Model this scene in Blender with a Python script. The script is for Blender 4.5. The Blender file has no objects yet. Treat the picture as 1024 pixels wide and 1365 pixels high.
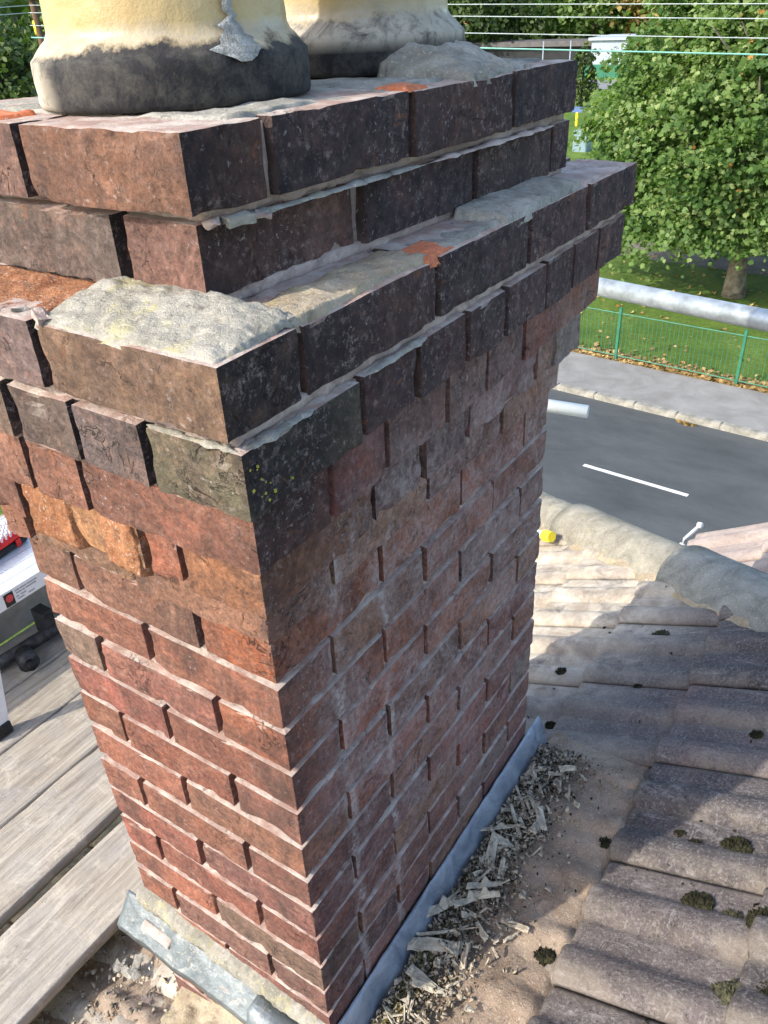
import bpy, bmesh, math, random
import numpy as np
from mathutils import Vector, Matrix, noise
random.seed(7); np.random.seed(7); noise.seed_set(7)
sc = bpy.context.scene
COL = sc.collection
PI = math.pi

# ------------------------------------------------------------------ camera
cam = bpy.data.objects.new('camera', bpy.data.cameras.new('camera')); COL.objects.link(cam)
yaw, pit, rol = -0.605602199, -0.562537899, -0.0497928205
F = Vector((math.sin(yaw)*math.cos(pit), math.cos(yaw)*math.cos(pit), math.sin(pit)))
R = F.cross(Vector((0, 0, 1))).normalized(); U = R.cross(F)
R2 = R*math.cos(rol) + U*math.sin(rol); U2 = -R*math.sin(rol) + U*math.cos(rol)
m = Matrix((R2, U2, -F)).transposed().to_4x4()
m.translation = Vector((0.50643889, -0.49523911, 0.60438682))
cam.matrix_world = m
cam.data.sensor_fit = 'VERTICAL'; cam.data.sensor_height = 36.0
cam.data.lens = 36.0*1080.86/1365.0
cam.data.clip_start = 0.02; cam.data.clip_end = 1500
sc.camera = cam

# ------------------------------------------------------------------ light
SUN_EL = math.radians(35); SUN_H = Vector((0.50, 0.866)).normalized()       # way the light travels over the ground
w = bpy.data.worlds.new('World'); sc.world = w; w.use_nodes = True
nt = w.node_tree; nt.nodes.clear()
sky = nt.nodes.new('ShaderNodeTexSky'); sky.sky_type = 'NISHITA'; sky.sun_disc = False
sky.sun_elevation = SUN_EL; sky.sun_rotation = math.atan2(-SUN_H.x, -SUN_H.y)
sky.air_density = 1.0; sky.dust_density = 2.0; sky.ozone_density = 1.0
bg = nt.nodes.new('ShaderNodeBackground'); bg.inputs[1].default_value = 0.15
wo = nt.nodes.new('ShaderNodeOutputWorld')
nt.links.new(sky.outputs[0], bg.inputs[0]); nt.links.new(bg.outputs[0], wo.inputs[0])
sun = bpy.data.objects.new('sun', bpy.data.lights.new('sun', 'SUN')); COL.objects.link(sun)
sun.data.energy = 2.0; sun.data.angle = math.radians(0.6); sun.data.color = (1.0, 0.93, 0.82)
sd = Vector((SUN_H.x*math.cos(SUN_EL), SUN_H.y*math.cos(SUN_EL), -math.sin(SUN_EL)))
sun.rotation_euler = sd.to_track_quat('-Z', 'Y').to_euler()
sc.view_settings.view_transform = 'Standard'; sc.view_settings.look = 'None'
sc.view_settings.exposure = 1.38; sc.view_settings.gamma = 1.0
try: sc.view_settings.use_curve_mapping = False
except Exception: pass

# ------------------------------------------------------------------ helpers
def empty(name, loc, label, cat, group=None, rot=(0, 0, 0)):
    o = bpy.data.objects.new(name, None); COL.objects.link(o); o.location = loc; o.rotation_euler = rot
    o['label'] = label; o['category'] = cat
    if group: o['group'] = group
    return o
def tag(o, label=None, cat=None, group=None, kind=None):
    if label: o['label'] = label
    if cat: o['category'] = cat
    if group: o['group'] = group
    if kind: o['kind'] = kind
    return o
def link(name, me, mat=None, parent=None, loc=None, rot=None, world=True):
    o = bpy.data.objects.new(name, me); COL.objects.link(o)
    if mat and not me.materials: me.materials.append(mat)
    if loc is not None: o.location = loc
    if rot is not None: o.rotation_euler = rot
    if parent:
        o.parent = parent
        if world: o.matrix_parent_inverse = PINV(parent)
    return o
def PINV(p):
    mm = Matrix.LocRotScale(p.location, p.rotation_euler, p.scale)
    q = p
    while q.parent:
        # parts of parts: parent's world = its own basis because inverse was already applied
        break
    return mm.inverted()
def mesh(name, v, f, smooth=False):
    me = bpy.data.meshes.new(name); me.from_pydata([tuple(map(float, a)) for a in v], [], [tuple(map(int, a)) for a in f]); me.update()
    if smooth: me.polygons.foreach_set('use_smooth', [True]*len(me.polygons))
    return me
def tri_mesh(name, verts, faces_n, idx):
    """fast: verts (N,3), all faces have faces_n corners"""
    me = bpy.data.meshes.new(name); n = len(idx)//faces_n
    me.vertices.add(len(verts)); me.vertices.foreach_set('co', np.asarray(verts, np.float32).ravel())
    me.loops.add(len(idx)); me.loops.foreach_set('vertex_index', np.asarray(idx, np.int32))
    me.polygons.add(n); me.polygons.foreach_set('loop_start', np.arange(0, n*faces_n, faces_n, dtype=np.int32))
    me.update(calc_edges=True); me.validate()
    return me
class MB:
    def __init__(s): s.v = []; s.f = []
    def box(s, a, b, rot=None, org=None):
        n = len(s.v)
        for x, y, z in ((0,0,0),(1,0,0),(1,1,0),(0,1,0),(0,0,1),(1,0,1),(1,1,1),(0,1,1)):
            p = Vector((b[0] if x else a[0], b[1] if y else a[1], b[2] if z else a[2]))
            if rot: p = rot @ (p-Vector(org)) + Vector(org)
            s.v.append(p)
        for q in ((0,3,2,1),(4,5,6,7),(0,1,5,4),(1,2,6,5),(2,3,7,6),(3,0,4,7)): s.f.append(tuple(n+i for i in q))
        return s
    def tube(s, pts, r, seg=10, cap=True):
        n0 = len(s.v); pts = [Vector(p) for p in pts]
        rr = r if isinstance(r, (list, tuple)) else [r]*len(pts)
        for i, p in enumerate(pts):
            d = (pts[min(i+1, len(pts)-1)]-pts[max(i-1, 0)]).normalized()
            a = Vector((0, 0, 1)) if abs(d.z) < .9 else Vector((1, 0, 0))
            x = d.cross(a).normalized(); y = d.cross(x).normalized()
            for k in range(seg):
                t = 2*PI*k/seg; s.v.append(p+x*math.cos(t)*rr[i]+y*math.sin(t)*rr[i])
        for i in range(len(pts)-1):
            for k in range(seg):
                k2 = (k+1) % seg; s.f.append((n0+i*seg+k, n0+(i+1)*seg+k, n0+(i+1)*seg+k2, n0+i*seg+k2))
        if cap:
            s.f.append(tuple(n0+k for k in range(seg))); s.f.append(tuple(n0+(len(pts)-1)*seg+seg-1-k for k in range(seg)))
        return s
    def lathe(s, prof, c=(0, 0, 0), seg=48):
        n0 = len(s.v)
        for r, z in prof:
            for k in range(seg):
                t = 2*PI*k/seg; s.v.append(Vector((c[0]+r*math.cos(t), c[1]+r*math.sin(t), c[2]+z)))
        for i in range(len(prof)-1):
            for k in range(seg):
                k2 = (k+1) % seg; s.f.append((n0+i*seg+k, n0+i*seg+k2, n0+(i+1)*seg+k2, n0+(i+1)*seg+k))
        return s
    def build(s, name, mat, parent=None, smooth=False, bevel=0, **k):
        me = mesh(name, s.v, s.f, smooth)
        if bevel:
            bm = bmesh.new(); bm.from_mesh(me)
            bmesh.ops.bevel(bm, geom=[e for e in bm.edges], offset=bevel, segments=1, affect='EDGES', clamp_overlap=True)
            bm.to_mesh(me); bm.free()
        return link(name, me, mat, parent, **k)
def N3(p, sc_, seed=0.0):
    return noise.noise(Vector((p[0]*sc_+seed, p[1]*sc_+seed*1.7, p[2]*sc_-seed)))
def FB(p, sc_, seed=0.0, octv=3):
    a = 0; am = 1; s_ = sc_
    for _ in range(octv):
        a += am*N3(p, s_, seed); am *= .5; s_ *= 2.1
    return a
def block(L, W, H, cell=(.009, .009, .008), rad=.0035, seed=0., chip=.004, rough=.0008, keep=None):
    """a fired / broken block: gridded box with rounded, chipped arrises"""
    def lat(d, c):
        n = max(2, int(round(d/c))); t = np.linspace(-.5, .5, n+1)
        t = np.sign(t)*(1-(1-np.abs(t)*2)**1.35)/2 if n > 3 else t
        return t*d
    X, Y, Z = lat(L, cell[0]), lat(W, cell[1]), lat(H, cell[2])
    nx, ny, nz = len(X)-1, len(Y)-1, len(Z)-1
    idx = {}; V = []; Fc = []
    def vid(i, j, k):
        q = (i, j, k)
        if q not in idx: idx[q] = len(V); V.append((X[i], Y[j], Z[k]))
        return idx[q]
    for i in range(nx):
        for j in range(ny):
            Fc.append((vid(i,j,0), vid(i,j+1,0), vid(i+1,j+1,0), vid(i+1,j,0)))
            Fc.append((vid(i,j,nz), vid(i+1,j,nz), vid(i+1,j+1,nz), vid(i,j+1,nz)))
    for i in range(nx):
        for k in range(nz):
            Fc.append((vid(i,0,k), vid(i+1,0,k), vid(i+1,0,k+1), vid(i,0,k+1)))
            Fc.append((vid(i,ny,k), vid(i,ny,k+1), vid(i+1,ny,k+1), vid(i+1,ny,k)))
    for j in range(ny):
        for k in range(nz):
            Fc.append((vid(0,j,k), vid(0,j,k+1), vid(0,j+1,k+1), vid(0,j+1,k)))
            Fc.append((vid(nx,j,k), vid(nx,j+1,k), vid(nx,j+1,k+1), vid(nx,j,k+1)))
    h = Vector((L/2, W/2, H/2)); out = []
    for p in V:
        p = Vector(p); q = Vector([max(-(h[i]-rad), min(h[i]-rad, p[i])) for i in range(3)])
        d = p-q; n = d.normalized() if d.length > 1e-7 else Vector((0, 0, 0))
        base = q + n*rad
        s = sorted([(h[i]-abs(p[i])) for i in range(3)])
        e = s[1]                                  # distance to nearest arris
        c = max(0., N3(p, 26, seed)+.55*N3(p, 70, seed+3) - .12)*chip*max(0., 1-e/.024)
        c += max(0., N3(p, 9, seed+9)-.38)*chip*2.2*max(0., 1-e/.03)
        rf = rough*(FB(p, 55, seed+5, 2)) + rough*1.2*N3(p, 14, seed+2)
        inw = -Vector([ (p[i]/h[i])*(1 if (h[i]-abs(p[i])) < .012 else 0) for i in range(3)])
        if inw.length > 0: inw.normalize()
        out.append(base + inw*(c - rf))
    return out, Fc

# ------------------------------------------------------------------ materials
class NT:
    def __init__(s, name, rough=.85, spec=.3):
        s.m = bpy.data.materials.new(name); s.m.use_nodes = True; s.t = s.m.node_tree; s.t.nodes.clear()
        s.o = s.n('ShaderNodeOutputMaterial'); s.b = s.n('ShaderNodeBsdfPrincipled')
        s.b.inputs['Roughness'].default_value = rough; s.b.inputs['Specular IOR Level'].default_value = spec
        s.l(s.b.outputs[0], s.o.inputs[0])
    def n(s, t, **k):
        x = s.t.nodes.new(t)
        for a, b in k.items(): setattr(x, a, b)
        return x
    def l(s, a, b): s.t.links.new(a, b)
    def val(s, sock, v):
        if isinstance(v, (int, float)): sock.default_value = v
        elif isinstance(v, (tuple, list)): sock.default_value = (*v[:3], 1) if len(sock.default_value) == 4 else v
        else: s.l(v, sock)
    def math(s, op, a, b=0., c=None, clamp=False):
        x = s.n('ShaderNodeMath', operation=op, use_clamp=clamp); s.val(x.inputs[0], a); s.val(x.inputs[1], b)
        if c is not None: s.val(x.inputs[2], c)
        return x.outputs[0]
    def pos(s): return s.n('ShaderNodeNewGeometry').outputs['Position']
    def obj(s): return s.n('ShaderNodeTexCoord').outputs['Object']
    def map(s, v, scale=(1, 1, 1), loc=(0, 0, 0), rot=(0, 0, 0)):
        x = s.n('ShaderNodeMapping'); s.l(v, x.inputs[0]); x.inputs['Scale'].default_value = scale
        x.inputs['Location'].default_value = loc; x.inputs['Rotation'].default_value = rot; return x.outputs[0]
    def noise(s, v, sc_, det=4, rgh=.6, dist=0., lo=None, hi=None):
        x = s.n('ShaderNodeTexNoise'); s.l(v, x.inputs['Vector']); x.inputs['Scale'].default_value = sc_
        x.inputs['Detail'].default_value = det; x.inputs['Roughness'].default_value = rgh; x.inputs['Distortion'].default_value = dist
        return s.rng(x.outputs[0], lo, hi) if lo is not None else x.outputs[0]
    def voro(s, v, sc_, feat='F1'):
        x = s.n('ShaderNodeTexVoronoi', feature=feat); s.l(v, x.inputs['Vector']); x.inputs['Scale'].default_value = sc_; return x
    def rng(s, v, lo, hi, a=0., b=1.):
        x = s.n('ShaderNodeMapRange'); s.val(x.inputs[0], v); x.inputs[1].default_value = lo; x.inputs[2].default_value = hi
        x.inputs[3].default_value = a; x.inputs[4].default_value = b; return x.outputs[0]
    def mix(s, f, a, b, mode='MIX'):
        x = s.n('ShaderNodeMix', data_type='RGBA', blend_type=mode); s.val(x.inputs[0], f); s.val(x.inputs[6], a); s.val(x.inputs[7], b)
        return x.outputs[2]
    def ramp(s, f, stops):
        x = s.n('ShaderNodeValToRGB'); s.val(x.inputs[0], f); e = x.color_ramp.elements
        while len(e) < len(stops): e.new(.5)
        for i, (p, c) in enumerate(stops): e[i].position = p; e[i].color = (*c, 1)
        return x.outputs[0]
    def nrm(s):
        x = s.n('ShaderNodeSeparateXYZ'); g = s.n('ShaderNodeNewGeometry'); s.l(g.outputs['True Normal'], x.inputs[0]); return x.outputs
    def xyz(s, v):
        x = s.n('ShaderNodeSeparateXYZ'); s.l(v, x.inputs[0]); return x.outputs
    def bump(s, h, d=.002, st=1., prev=None):
        x = s.n('ShaderNodeBump'); x.inputs['Distance'].default_value = d; x.inputs['Strength'].default_value = st; s.l(h, x.inputs['Height'])
        if prev: s.l(prev, x.inputs['Normal'])
        return x.outputs[0]
    def done(s, col, bump=None):
        s.val(s.b.inputs['Base Color'], col)
        if bump: s.l(bump, s.b.inputs['Normal'])
        return s.m

def m_simple(name, c, rough=.8, var=.25, sc_=20, metal=0., bmp=.0005, spec=.3, det=4):
    t = NT(name, rough, spec); v = t.obj(); n = t.noise(v, sc_, det)
    col = t.mix(t.rng(n, .35, .65), tuple(x*(1-var) for x in c), tuple(min(1, x*(1+var)) for x in c))
    t.b.inputs['Metallic'].default_value = metal
    return t.done(col, t.bump(t.noise(v, sc_*4, 4), bmp) if bmp else None)

def m_brick():
    t = NT('weathered_brick', .88, .25); P = t.pos(); inf = t.n('ShaderNodeObjectInfo')
    col = inf.outputs['Color']; soot = inf.outputs['Alpha']; rnd = inf.outputs['Random']
    ns = t.nrm()
    seedv = t.n('ShaderNodeVectorMath', operation='ADD'); t.l(P, seedv.inputs[0])
    cv = t.n('ShaderNodeCombineXYZ'); t.val(cv.inputs[0], t.math('MULTIPLY', rnd, 7.)); t.l(cv.outputs[0], seedv.inputs[1])
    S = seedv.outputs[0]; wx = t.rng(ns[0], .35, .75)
    c = t.mix(t.noise(S, 8, 6, .72, .8, .38, .62), t.mix(.62, col, (.085, .055, .050)), col)
    c = t.mix(t.math('MULTIPLY', t.noise(S, 17, 6, .75, 1.2, .50, .70), .75), c, t.mix(.6, col, (.48, .28, .20)))   # worn to paler clay
    c = t.mix(t.math('MULTIPLY', t.noise(P, 26, 6, .8, .8, .52, .66), .60), c, (.050, .036, .034))                 # grime
    st = t.noise(t.map(S, (6, 6, 60)), 1.6, 5, .7, .6, .46, .70)
    c = t.mix(t.math('MULTIPLY', st, .40), c, (.12, .075, .062))
    # grain of the clay
    gm = t.noise(P, 130, 6, .8)
    c = t.mix(.58, c, t.mix(1., c, t.ramp(gm, [(.34, (.22, .22, .22)), (.5, (1., 1., 1.)), (.66, (1.9, 1.8, 1.7))]), 'MULTIPLY'))
    # smoke stain drifting over several bricks at once
    sk = t.math('MULTIPLY', t.noise(t.map(P, (1, 1, .55)), 5.2, 6, .75, 1.0, .50, .66), .62)
    c = t.mix(sk, c, (.060, .042, .038))
    # +x faces greyed: purplish crust, with that side's shade painted in
    crust = t.math('MULTIPLY', wx, t.noise(P, 6, 6, .75, .8, .30, .62))
    c = t.mix(t.math('MULTIPLY', crust, .16), c, (.22, .14, .135))
    # soot; stronger by normal on +x faces, painting in their shade
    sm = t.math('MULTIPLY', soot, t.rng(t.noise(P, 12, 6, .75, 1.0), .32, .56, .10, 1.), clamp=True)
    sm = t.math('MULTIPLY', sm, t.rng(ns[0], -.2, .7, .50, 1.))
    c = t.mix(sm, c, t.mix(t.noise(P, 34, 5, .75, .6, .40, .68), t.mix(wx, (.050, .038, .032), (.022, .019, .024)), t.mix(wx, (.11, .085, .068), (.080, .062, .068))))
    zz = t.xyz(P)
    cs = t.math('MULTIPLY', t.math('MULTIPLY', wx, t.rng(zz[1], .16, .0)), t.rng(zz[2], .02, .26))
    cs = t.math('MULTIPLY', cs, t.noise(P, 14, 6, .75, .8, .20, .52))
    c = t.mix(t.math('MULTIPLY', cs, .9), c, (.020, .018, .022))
    # speckled crust, densest on the weather side
    sp = t.math('MULTIPLY', t.noise(P, 95, 6, .85, .1, .53, .62), t.noise(P, 10, 4, .7, .6, .34, .60))
    c = t.mix(t.math('MULTIPLY', sp, t.rng(ns[0], -.2, .7, .20, .70)), c, (.36, .285, .27))
    # lime bloom brushed over the weather side below the oversail
    z = t.xyz(P)
    lime = t.noise(P, 5.5, 6, .75, 1.6, .41, .60)
    zm = t.rng(z[2], .26, .10); zm2 = t.rng(z[2], -.95, -.40, .45, 1.)
    lm = t.math('MULTIPLY', t.math('MULTIPLY', lime, wx), t.math('MULTIPLY', zm, zm2))
    lm = t.math('MULTIPLY', lm, t.noise(P, 80, 5, .8, 0, .34, .62))
    lm = t.math('MULTIPLY', lm, t.rng(z[1], .02, .12))
    c = t.mix(t.math('MULTIPLY', lm, .78), c, (.52, .43, .41))
    wob = t.math('MULTIPLY', t.math('SUBTRACT', t.noise(P, 9, 4, .7), .5), .07)
    for yy, wd in ((.112, .015), (.224, .012)):
        dd = t.math('ABSOLUTE', t.math('ADD', t.math('SUBTRACT', z[1], yy), wob))
        rn = t.math('MULTIPLY', t.math('MULTIPLY', t.rng(dd, wd, .003), wx), t.math('MULTIPLY', t.noise(P, 12, 5, .75, .4, .38, .56), t.rng(z[2], .16, .04)))
        rn = t.math('MULTIPLY', rn, t.noise(P, 110, 4, .75, 0, .38, .54))
        c = t.mix(t.math('MULTIPLY', rn, .8), c, (.58, .53, .51))
    fl = t.math('MULTIPLY', t.noise(P, 150, 4, .7, .15, .61, .66), t.noise(P, 13, 3, .6, .5, .44, .62))
    c = t.mix(t.math('MULTIPLY', fl, t.rng(ns[0], -.2, .7, .45, .75)), c, (.52, .46, .44))
    og = t.math('MULTIPLY', t.noise(S, 30, 4, .7, 1., .62, .70), .30)
    c = t.mix(og, c, (.44, .17, .07))
    # mortar dust on upward faces, brightened to paint in sun on the ledges
    up = t.math('MULTIPLY', t.rng(ns[2], .25, .7), t.noise(P, 40, 4, .7, .5, .16, .40))
    c = t.mix(t.math('MULTIPLY', up, .92), c, t.mix(t.noise(P, 22, 4, .7, .4, .4, .6), (.52, .35, .29), (.74, .64, .56)))
    # wandering hair cracks
    n1 = t.noise(S, 15, 5, .62, .9); d1 = t.math('ABSOLUTE', t.math('SUBTRACT', n1, .5))
    ck = t.math('MULTIPLY', t.rng(d1, .009, .001), t.noise(S, 12, 3, .6, .4, .54, .62))
    c = t.mix(t.math('MULTIPLY', ck, .75), c, (.022, .016, .014))
    b = t.bump(t.noise(P, 48, 7, .78, .5), .0085, .9)
    b = t.bump(t.noise(P, 240, 5, .75), .0020, 1., b)
    b = t.bump(t.math('SUBTRACT', 1., ck), .003, 1., b)
    return t.done(c, b)

def m_mortar(name, a, b_, scale=18, bmp=.004, spots=.4, lichen=0.):
    t = NT(name, .93, .2); P = t.pos()
    c = t.mix(t.noise(P, scale, 6, .7, .6, .36, .64), a, b_)
    c = t.mix(t.math('MULTIPLY', t.noise(P, 70, 4, .7, .5, .56, .70), spots), c, (.10, .085, .07))
    c = t.mix(t.math('MULTIPLY', t.noise(P, 230, 3, .7, 0, .58, .66), .5), c, (.62, .58, .50))
    c = t.mix(t.math('MULTIPLY', t.noise(P, 7, 6, .78, .8, .50, .66), .45), c, tuple(x*.42 for x in a))
    if lichen: c = t.mix(t.math('MULTIPLY', t.noise(P, 24, 4, .7, 1., .56, .68), lichen), c, (.42, .38, .16))
    b = t.bump(t.noise(P, 45, 6, .75), bmp, 1.); b = t.bump(t.noise(P, 300, 3, .7), .001, 1., b)
    return t.done(c, b)

def m_tile():
    t = NT('concrete_roof_tile', .92, .2); P = t.pos(); inf = t.n('ShaderNodeObjectInfo')
    z = t.xyz(P); rnd = inf.outputs['Random']
    c = t.mix(t.noise(P, 7, 5, .7, .5, .36, .64), (.058, .050, .050), (.155, .134, .128))
    c = t.mix(t.rng(rnd, 0, 1, 0, .55), c, (.16, .130, .128)); c = t.mix(t.rng(rnd, .45, 0, 0, .5), c, (.035, .032, .036))
    c = t.mix(t.math('MULTIPLY', t.noise(P, 160, 4, .75, 0, .50, .66), .48), c, (.33, .31, .30))       # sand grains
    c = t.mix(t.math('MULTIPLY', t.noise(P, 140, 4, .8, 0, .46, .34), .75), c, (.022, .020, .022))
    # pale scuffs
    sc1 = t.math('MULTIPLY', t.noise(t.map(P, (1, 3.2, 1), rot=(0, 0, .25)), 5.5, 6, .75, 1.5, .55, .70), t.noise(P, 60, 4, .7, 0, .35, .6))
    c = t.mix(t.math('MULTIPLY', sc1, .6), c, (.47, .44, .42))
    sc2 = t.noise(t.map(P, (3, 1, 1), rot=(0, 0, -.6)), 16, 6, .8, 2.5, .57, .66)
    c = t.mix(t.math('MULTIPLY', sc2, .45), c, (.44, .41, .38))
    # sandy mortar dust washed over the part beyond and beside the stack
    dx = t.math('SUBTRACT', z[1], t.math('MULTIPLY', z[0], 1.6))
    far = t.math('MULTIPLY', t.rng(dx, .72, 1.45), t.rng(z[0], .40, .10, 0., 1.))
    nearg = t.math('MULTIPLY', t.rng(z[0], .30, .18), t.rng(z[1], .95, .70))
    left = t.rng(z[0], -.05, -.25)
    d = t.math('MAXIMUM', far, t.math('MAXIMUM', nearg, left))
    dm = t.math('MULTIPLY', d, t.noise(P, 10, 5, .7, .6, .28, .50))
    c = t.mix(t.math('MULTIPLY', dm, .92), c, t.mix(t.noise(P, 13, 5, .7, .4, .35, .65), (.36, .30, .23), (.62, .56, .46)))
    # dust thinly in the waterways everywhere
    wv = t.math('SINE', t.math('MULTIPLY', t.math('SUBTRACT', z[1], .03), 2*PI/.1425))
    pan = t.math('MULTIPLY', t.rng(wv, -.15, -.75), t.noise(P, 8, 5, .7, .8, .42, .62))
    c = t.mix(t.math('MULTIPLY', pan, .5), c, (.27, .235, .19))
    # rusty blush
    c = t.mix(t.math('MULTIPLY', t.noise(P, 4.2, 4, .6, .8, .58, .74), .4), c, (.27, .17, .15))
    b = t.bump(t.noise(P, 190, 5, .75), .0022, 1.); b = t.bump(t.noise(P, 30, 5, .7), .004, .7, b)
    return t.done(c, b)

def m_wood():
    t = NT('grey_scaffold_board', .85, .2); P = t.pos(); inf = t.n('ShaderNodeObjectInfo')
    off = t.n('ShaderNodeCombineXYZ'); t.val(off.inputs[1], t.math('MULTIPLY', inf.outputs['Random'], 9.))
    a = t.n('ShaderNodeVectorMath', operation='ADD'); t.l(P, a.inputs[0]); t.l(off.outputs[0], a.inputs[1]); S = a.outputs[0]
    g = t.noise(t.map(S, (1, .045, 1)), 120, 5, .7, .8)
    g2 = t.noise(t.map(S, (1, .08, 1)), 22, 4, .7, 1.6)
    c = t.ramp(g2, [(.3, (.25, .215, .175)), (.5, (.37, .325, .265)), (.7, (.47, .425, .35))])
    c = t.mix(.45, c, t.mix(1., c, t.ramp(g, [(.35, (.42, .42, .42)), (.6, (1.25, 1.25, 1.25))]), 'MULTIPLY'))
    c = t.mix(t.math('MULTIPLY', t.noise(S, 5, 5, .7, .8, .45, .68), .45), c, (.30, .30, .30))
    c = t.mix(t.math('MULTIPLY', t.noise(S, 70, 4, .7, .6, .64, .72), .75), c, (.07, .06, .05))
    c = t.mix(t.math('MULTIPLY', t.noise(S, 11, 5, .8, .6, .52, .70), .6), c, (.62, .56, .45))
    b = t.bump(g, .0022, 1.); b = t.bump(t.noise(S, 50, 5, .7), .002, .7, b)
    return t.done(c, b)

def m_lead(name='lead_sheet', a=(.19, .23, .27), b_=(.40, .45, .50)):
    t = NT(name, .50, .5); P = t.pos(); t.b.inputs['Metallic'].default_value = .25
    c = t.mix(t.noise(P, 14, 6, .7, 1., .35, .65), a, b_)
    c = t.mix(t.math('MULTIPLY', t.noise(P, 50, 5, .75, .8, .56, .70), .6), c, (.50, .46, .38))
    return t.done(c, t.bump(t.noise(P, 26, 5, .65), .006, .8))

def m_pot():
    t = NT('cream_glazed_clay', .40, .45); P = t.pos(); z = t.xyz(P)
    c = t.mix(t.noise(P, 9, 5, .7, .4, .35, .68), (.42, .305, .135), (.50, .385, .195))
    hz = t.noise(t.map(P, (.4, .4, 6)), 8, 4, .6, .4, .52, .70)
    c = t.mix(t.math('MULTIPLY', hz, .35), c, (.46, .36, .20))
    c = t.mix(t.math('MULTIPLY', t.noise(P, 150, 3, .7, 0, .66, .72), .6), c, (.25, .20, .12))
    # tar-black foot with a ragged upper limit; the sun side of the first pot keeps its pale scum
    ang = t.math('ADD', t.math('MULTIPLY', z[0], .03), t.math('MULTIPLY', z[1], .0))
    lim = t.math('ADD', t.math('SUBTRACT', z[2], t.rng(z[1], .34, .42, 0, .014)), t.math('MULTIPLY', t.math('SUBTRACT', t.noise(P, 13, 6, .72, .1), .5), .050))
    blk = t.rng(lim, .580, .574)
    rim = t.math('MULTIPLY', t.rng(lim, .596, .582), t.rng(lim, .570, .582))
    c = t.mix(t.math('MULTIPLY', rim, .75), c, t.mix(t.noise(P, 45, 4), (.20, .17, .13), (.60, .54, .42)))
    dark = t.mix(t.noise(P, 30, 6, .8, .1, .42, .72), (.010, .010, .013), (.085, .078, .066))
    scum = t.math('MULTIPLY', t.rng(z[0], -.205, -.255), t.rng(z[1], .25, .12))
    scum = t.math('ADD', scum, t.math('MULTIPLY', t.rng(z[1], .35, .40), t.math('MULTIPLY', t.rng(z[2], .552, .566), .75)), clamp=True)
    sn = t.math('MULTIPLY', scum, t.noise(P, 28, 5, .75, .6, .30, .52))
    dark = t.mix(sn, dark, t.mix(t.noise(P, 40, 4), (.36, .31, .24), (.66, .61, .50)))
    c = t.mix(blk, c, dark)
    t.val(t.b.inputs['Roughness'], t.rng(blk, 0, 1, .38, .85))
    b = t.bump(t.noise(P, 60, 5, .7), .002, .7); b = t.bump(lim, .03, .04, b)
    return t.done(c, b)

def m_leaf(name, a, b_, c3, tr=.35):
    t = NT(name, .55, .35); at = t.n('ShaderNodeAttribute', attribute_name='tone').outputs['Fac']
    c = t.ramp(at, [(0., a), (.55, b_), (.95, c3), (1., (.42, .20, .05))])
    t.val(t.b.inputs['Base Color'], c)
    tl = t.n('ShaderNodeBsdfTranslucent'); t.l(t.mix(1., c, (1.5, 1.7, .7), 'MULTIPLY'), tl.inputs[0])
    ms = t.n('ShaderNodeMixShader'); ms.inputs[0].default_value = tr
    t.l(t.b.outputs[0], ms.inputs[1]); t.l(tl.outputs[0], ms.inputs[2]); t.l(ms.outputs[0], t.o.inputs[0])
    return t.m

def m_grass():
    t = NT('mown_grass', .9, .2); P = t.pos()
    c = t.mix(t.noise(P, .5, 6, .7, .5, .38, .62), (.095, .185, .024), (.200, .310, .050))
    c = t.mix(t.noise(P, 9, 5, .75, 0, .40, .66), t.mix(.5, c, (.03, .06, .012)), c)
    c = t.mix(t.math('MULTIPLY', t.noise(P, 3, 6, .8, .5, .55, .68), .55), c, (.20, .17, .06))
    c = t.mix(t.math('MULTIPLY', t.noise(P, 26, 3, .7, 0, .64, .70), .8), c, (.34, .24, .08))
    return t.done(c, t.bump(t.noise(P, 30, 5, .8), .06, 1.))
def m_road():
    t = NT('worn_asphalt', .80, .35); P = t.pos()
    c = t.mix(t.noise(t.map(P, (.5, 1.1, 1)), .8, 6, .7, .2, .32, .68), (.056, .064, .067), (.110, .120, .123))
    c = t.mix(t.noise(P, 60, 4, .8, 0, .40, .65), t.mix(.3, c, (.02, .02, .02)), c)
    c = t.mix(t.math('MULTIPLY', t.noise(P, 4, 6, .8, 0, .62, .72), .4), c, (.16, .15, .13))
    return t.done(c, t.bump(t.noise(P, 90, 3, .8), .006, .8))
def m_pave():
    t = NT('tarmac_pavement', .9, .2); P = t.pos()
    c = t.mix(t.noise(P, 1.6, 6, .7, .6, .35, .65), (.22, .215, .205), (.31, .305, .295))
    c = t.mix(t.noise(P, 70, 3, .8, 0, .40, .62), t.mix(.25, c, (.05, .05, .05)), c)
    c = t.mix(t.math('MULTIPLY', t.noise(P, 6, 5, .8, .4, .60, .70), .4), c, (.25, .22, .15))
    return t.done(c, t.bump(t.noise(P, 90, 3), .004, .6))

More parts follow.
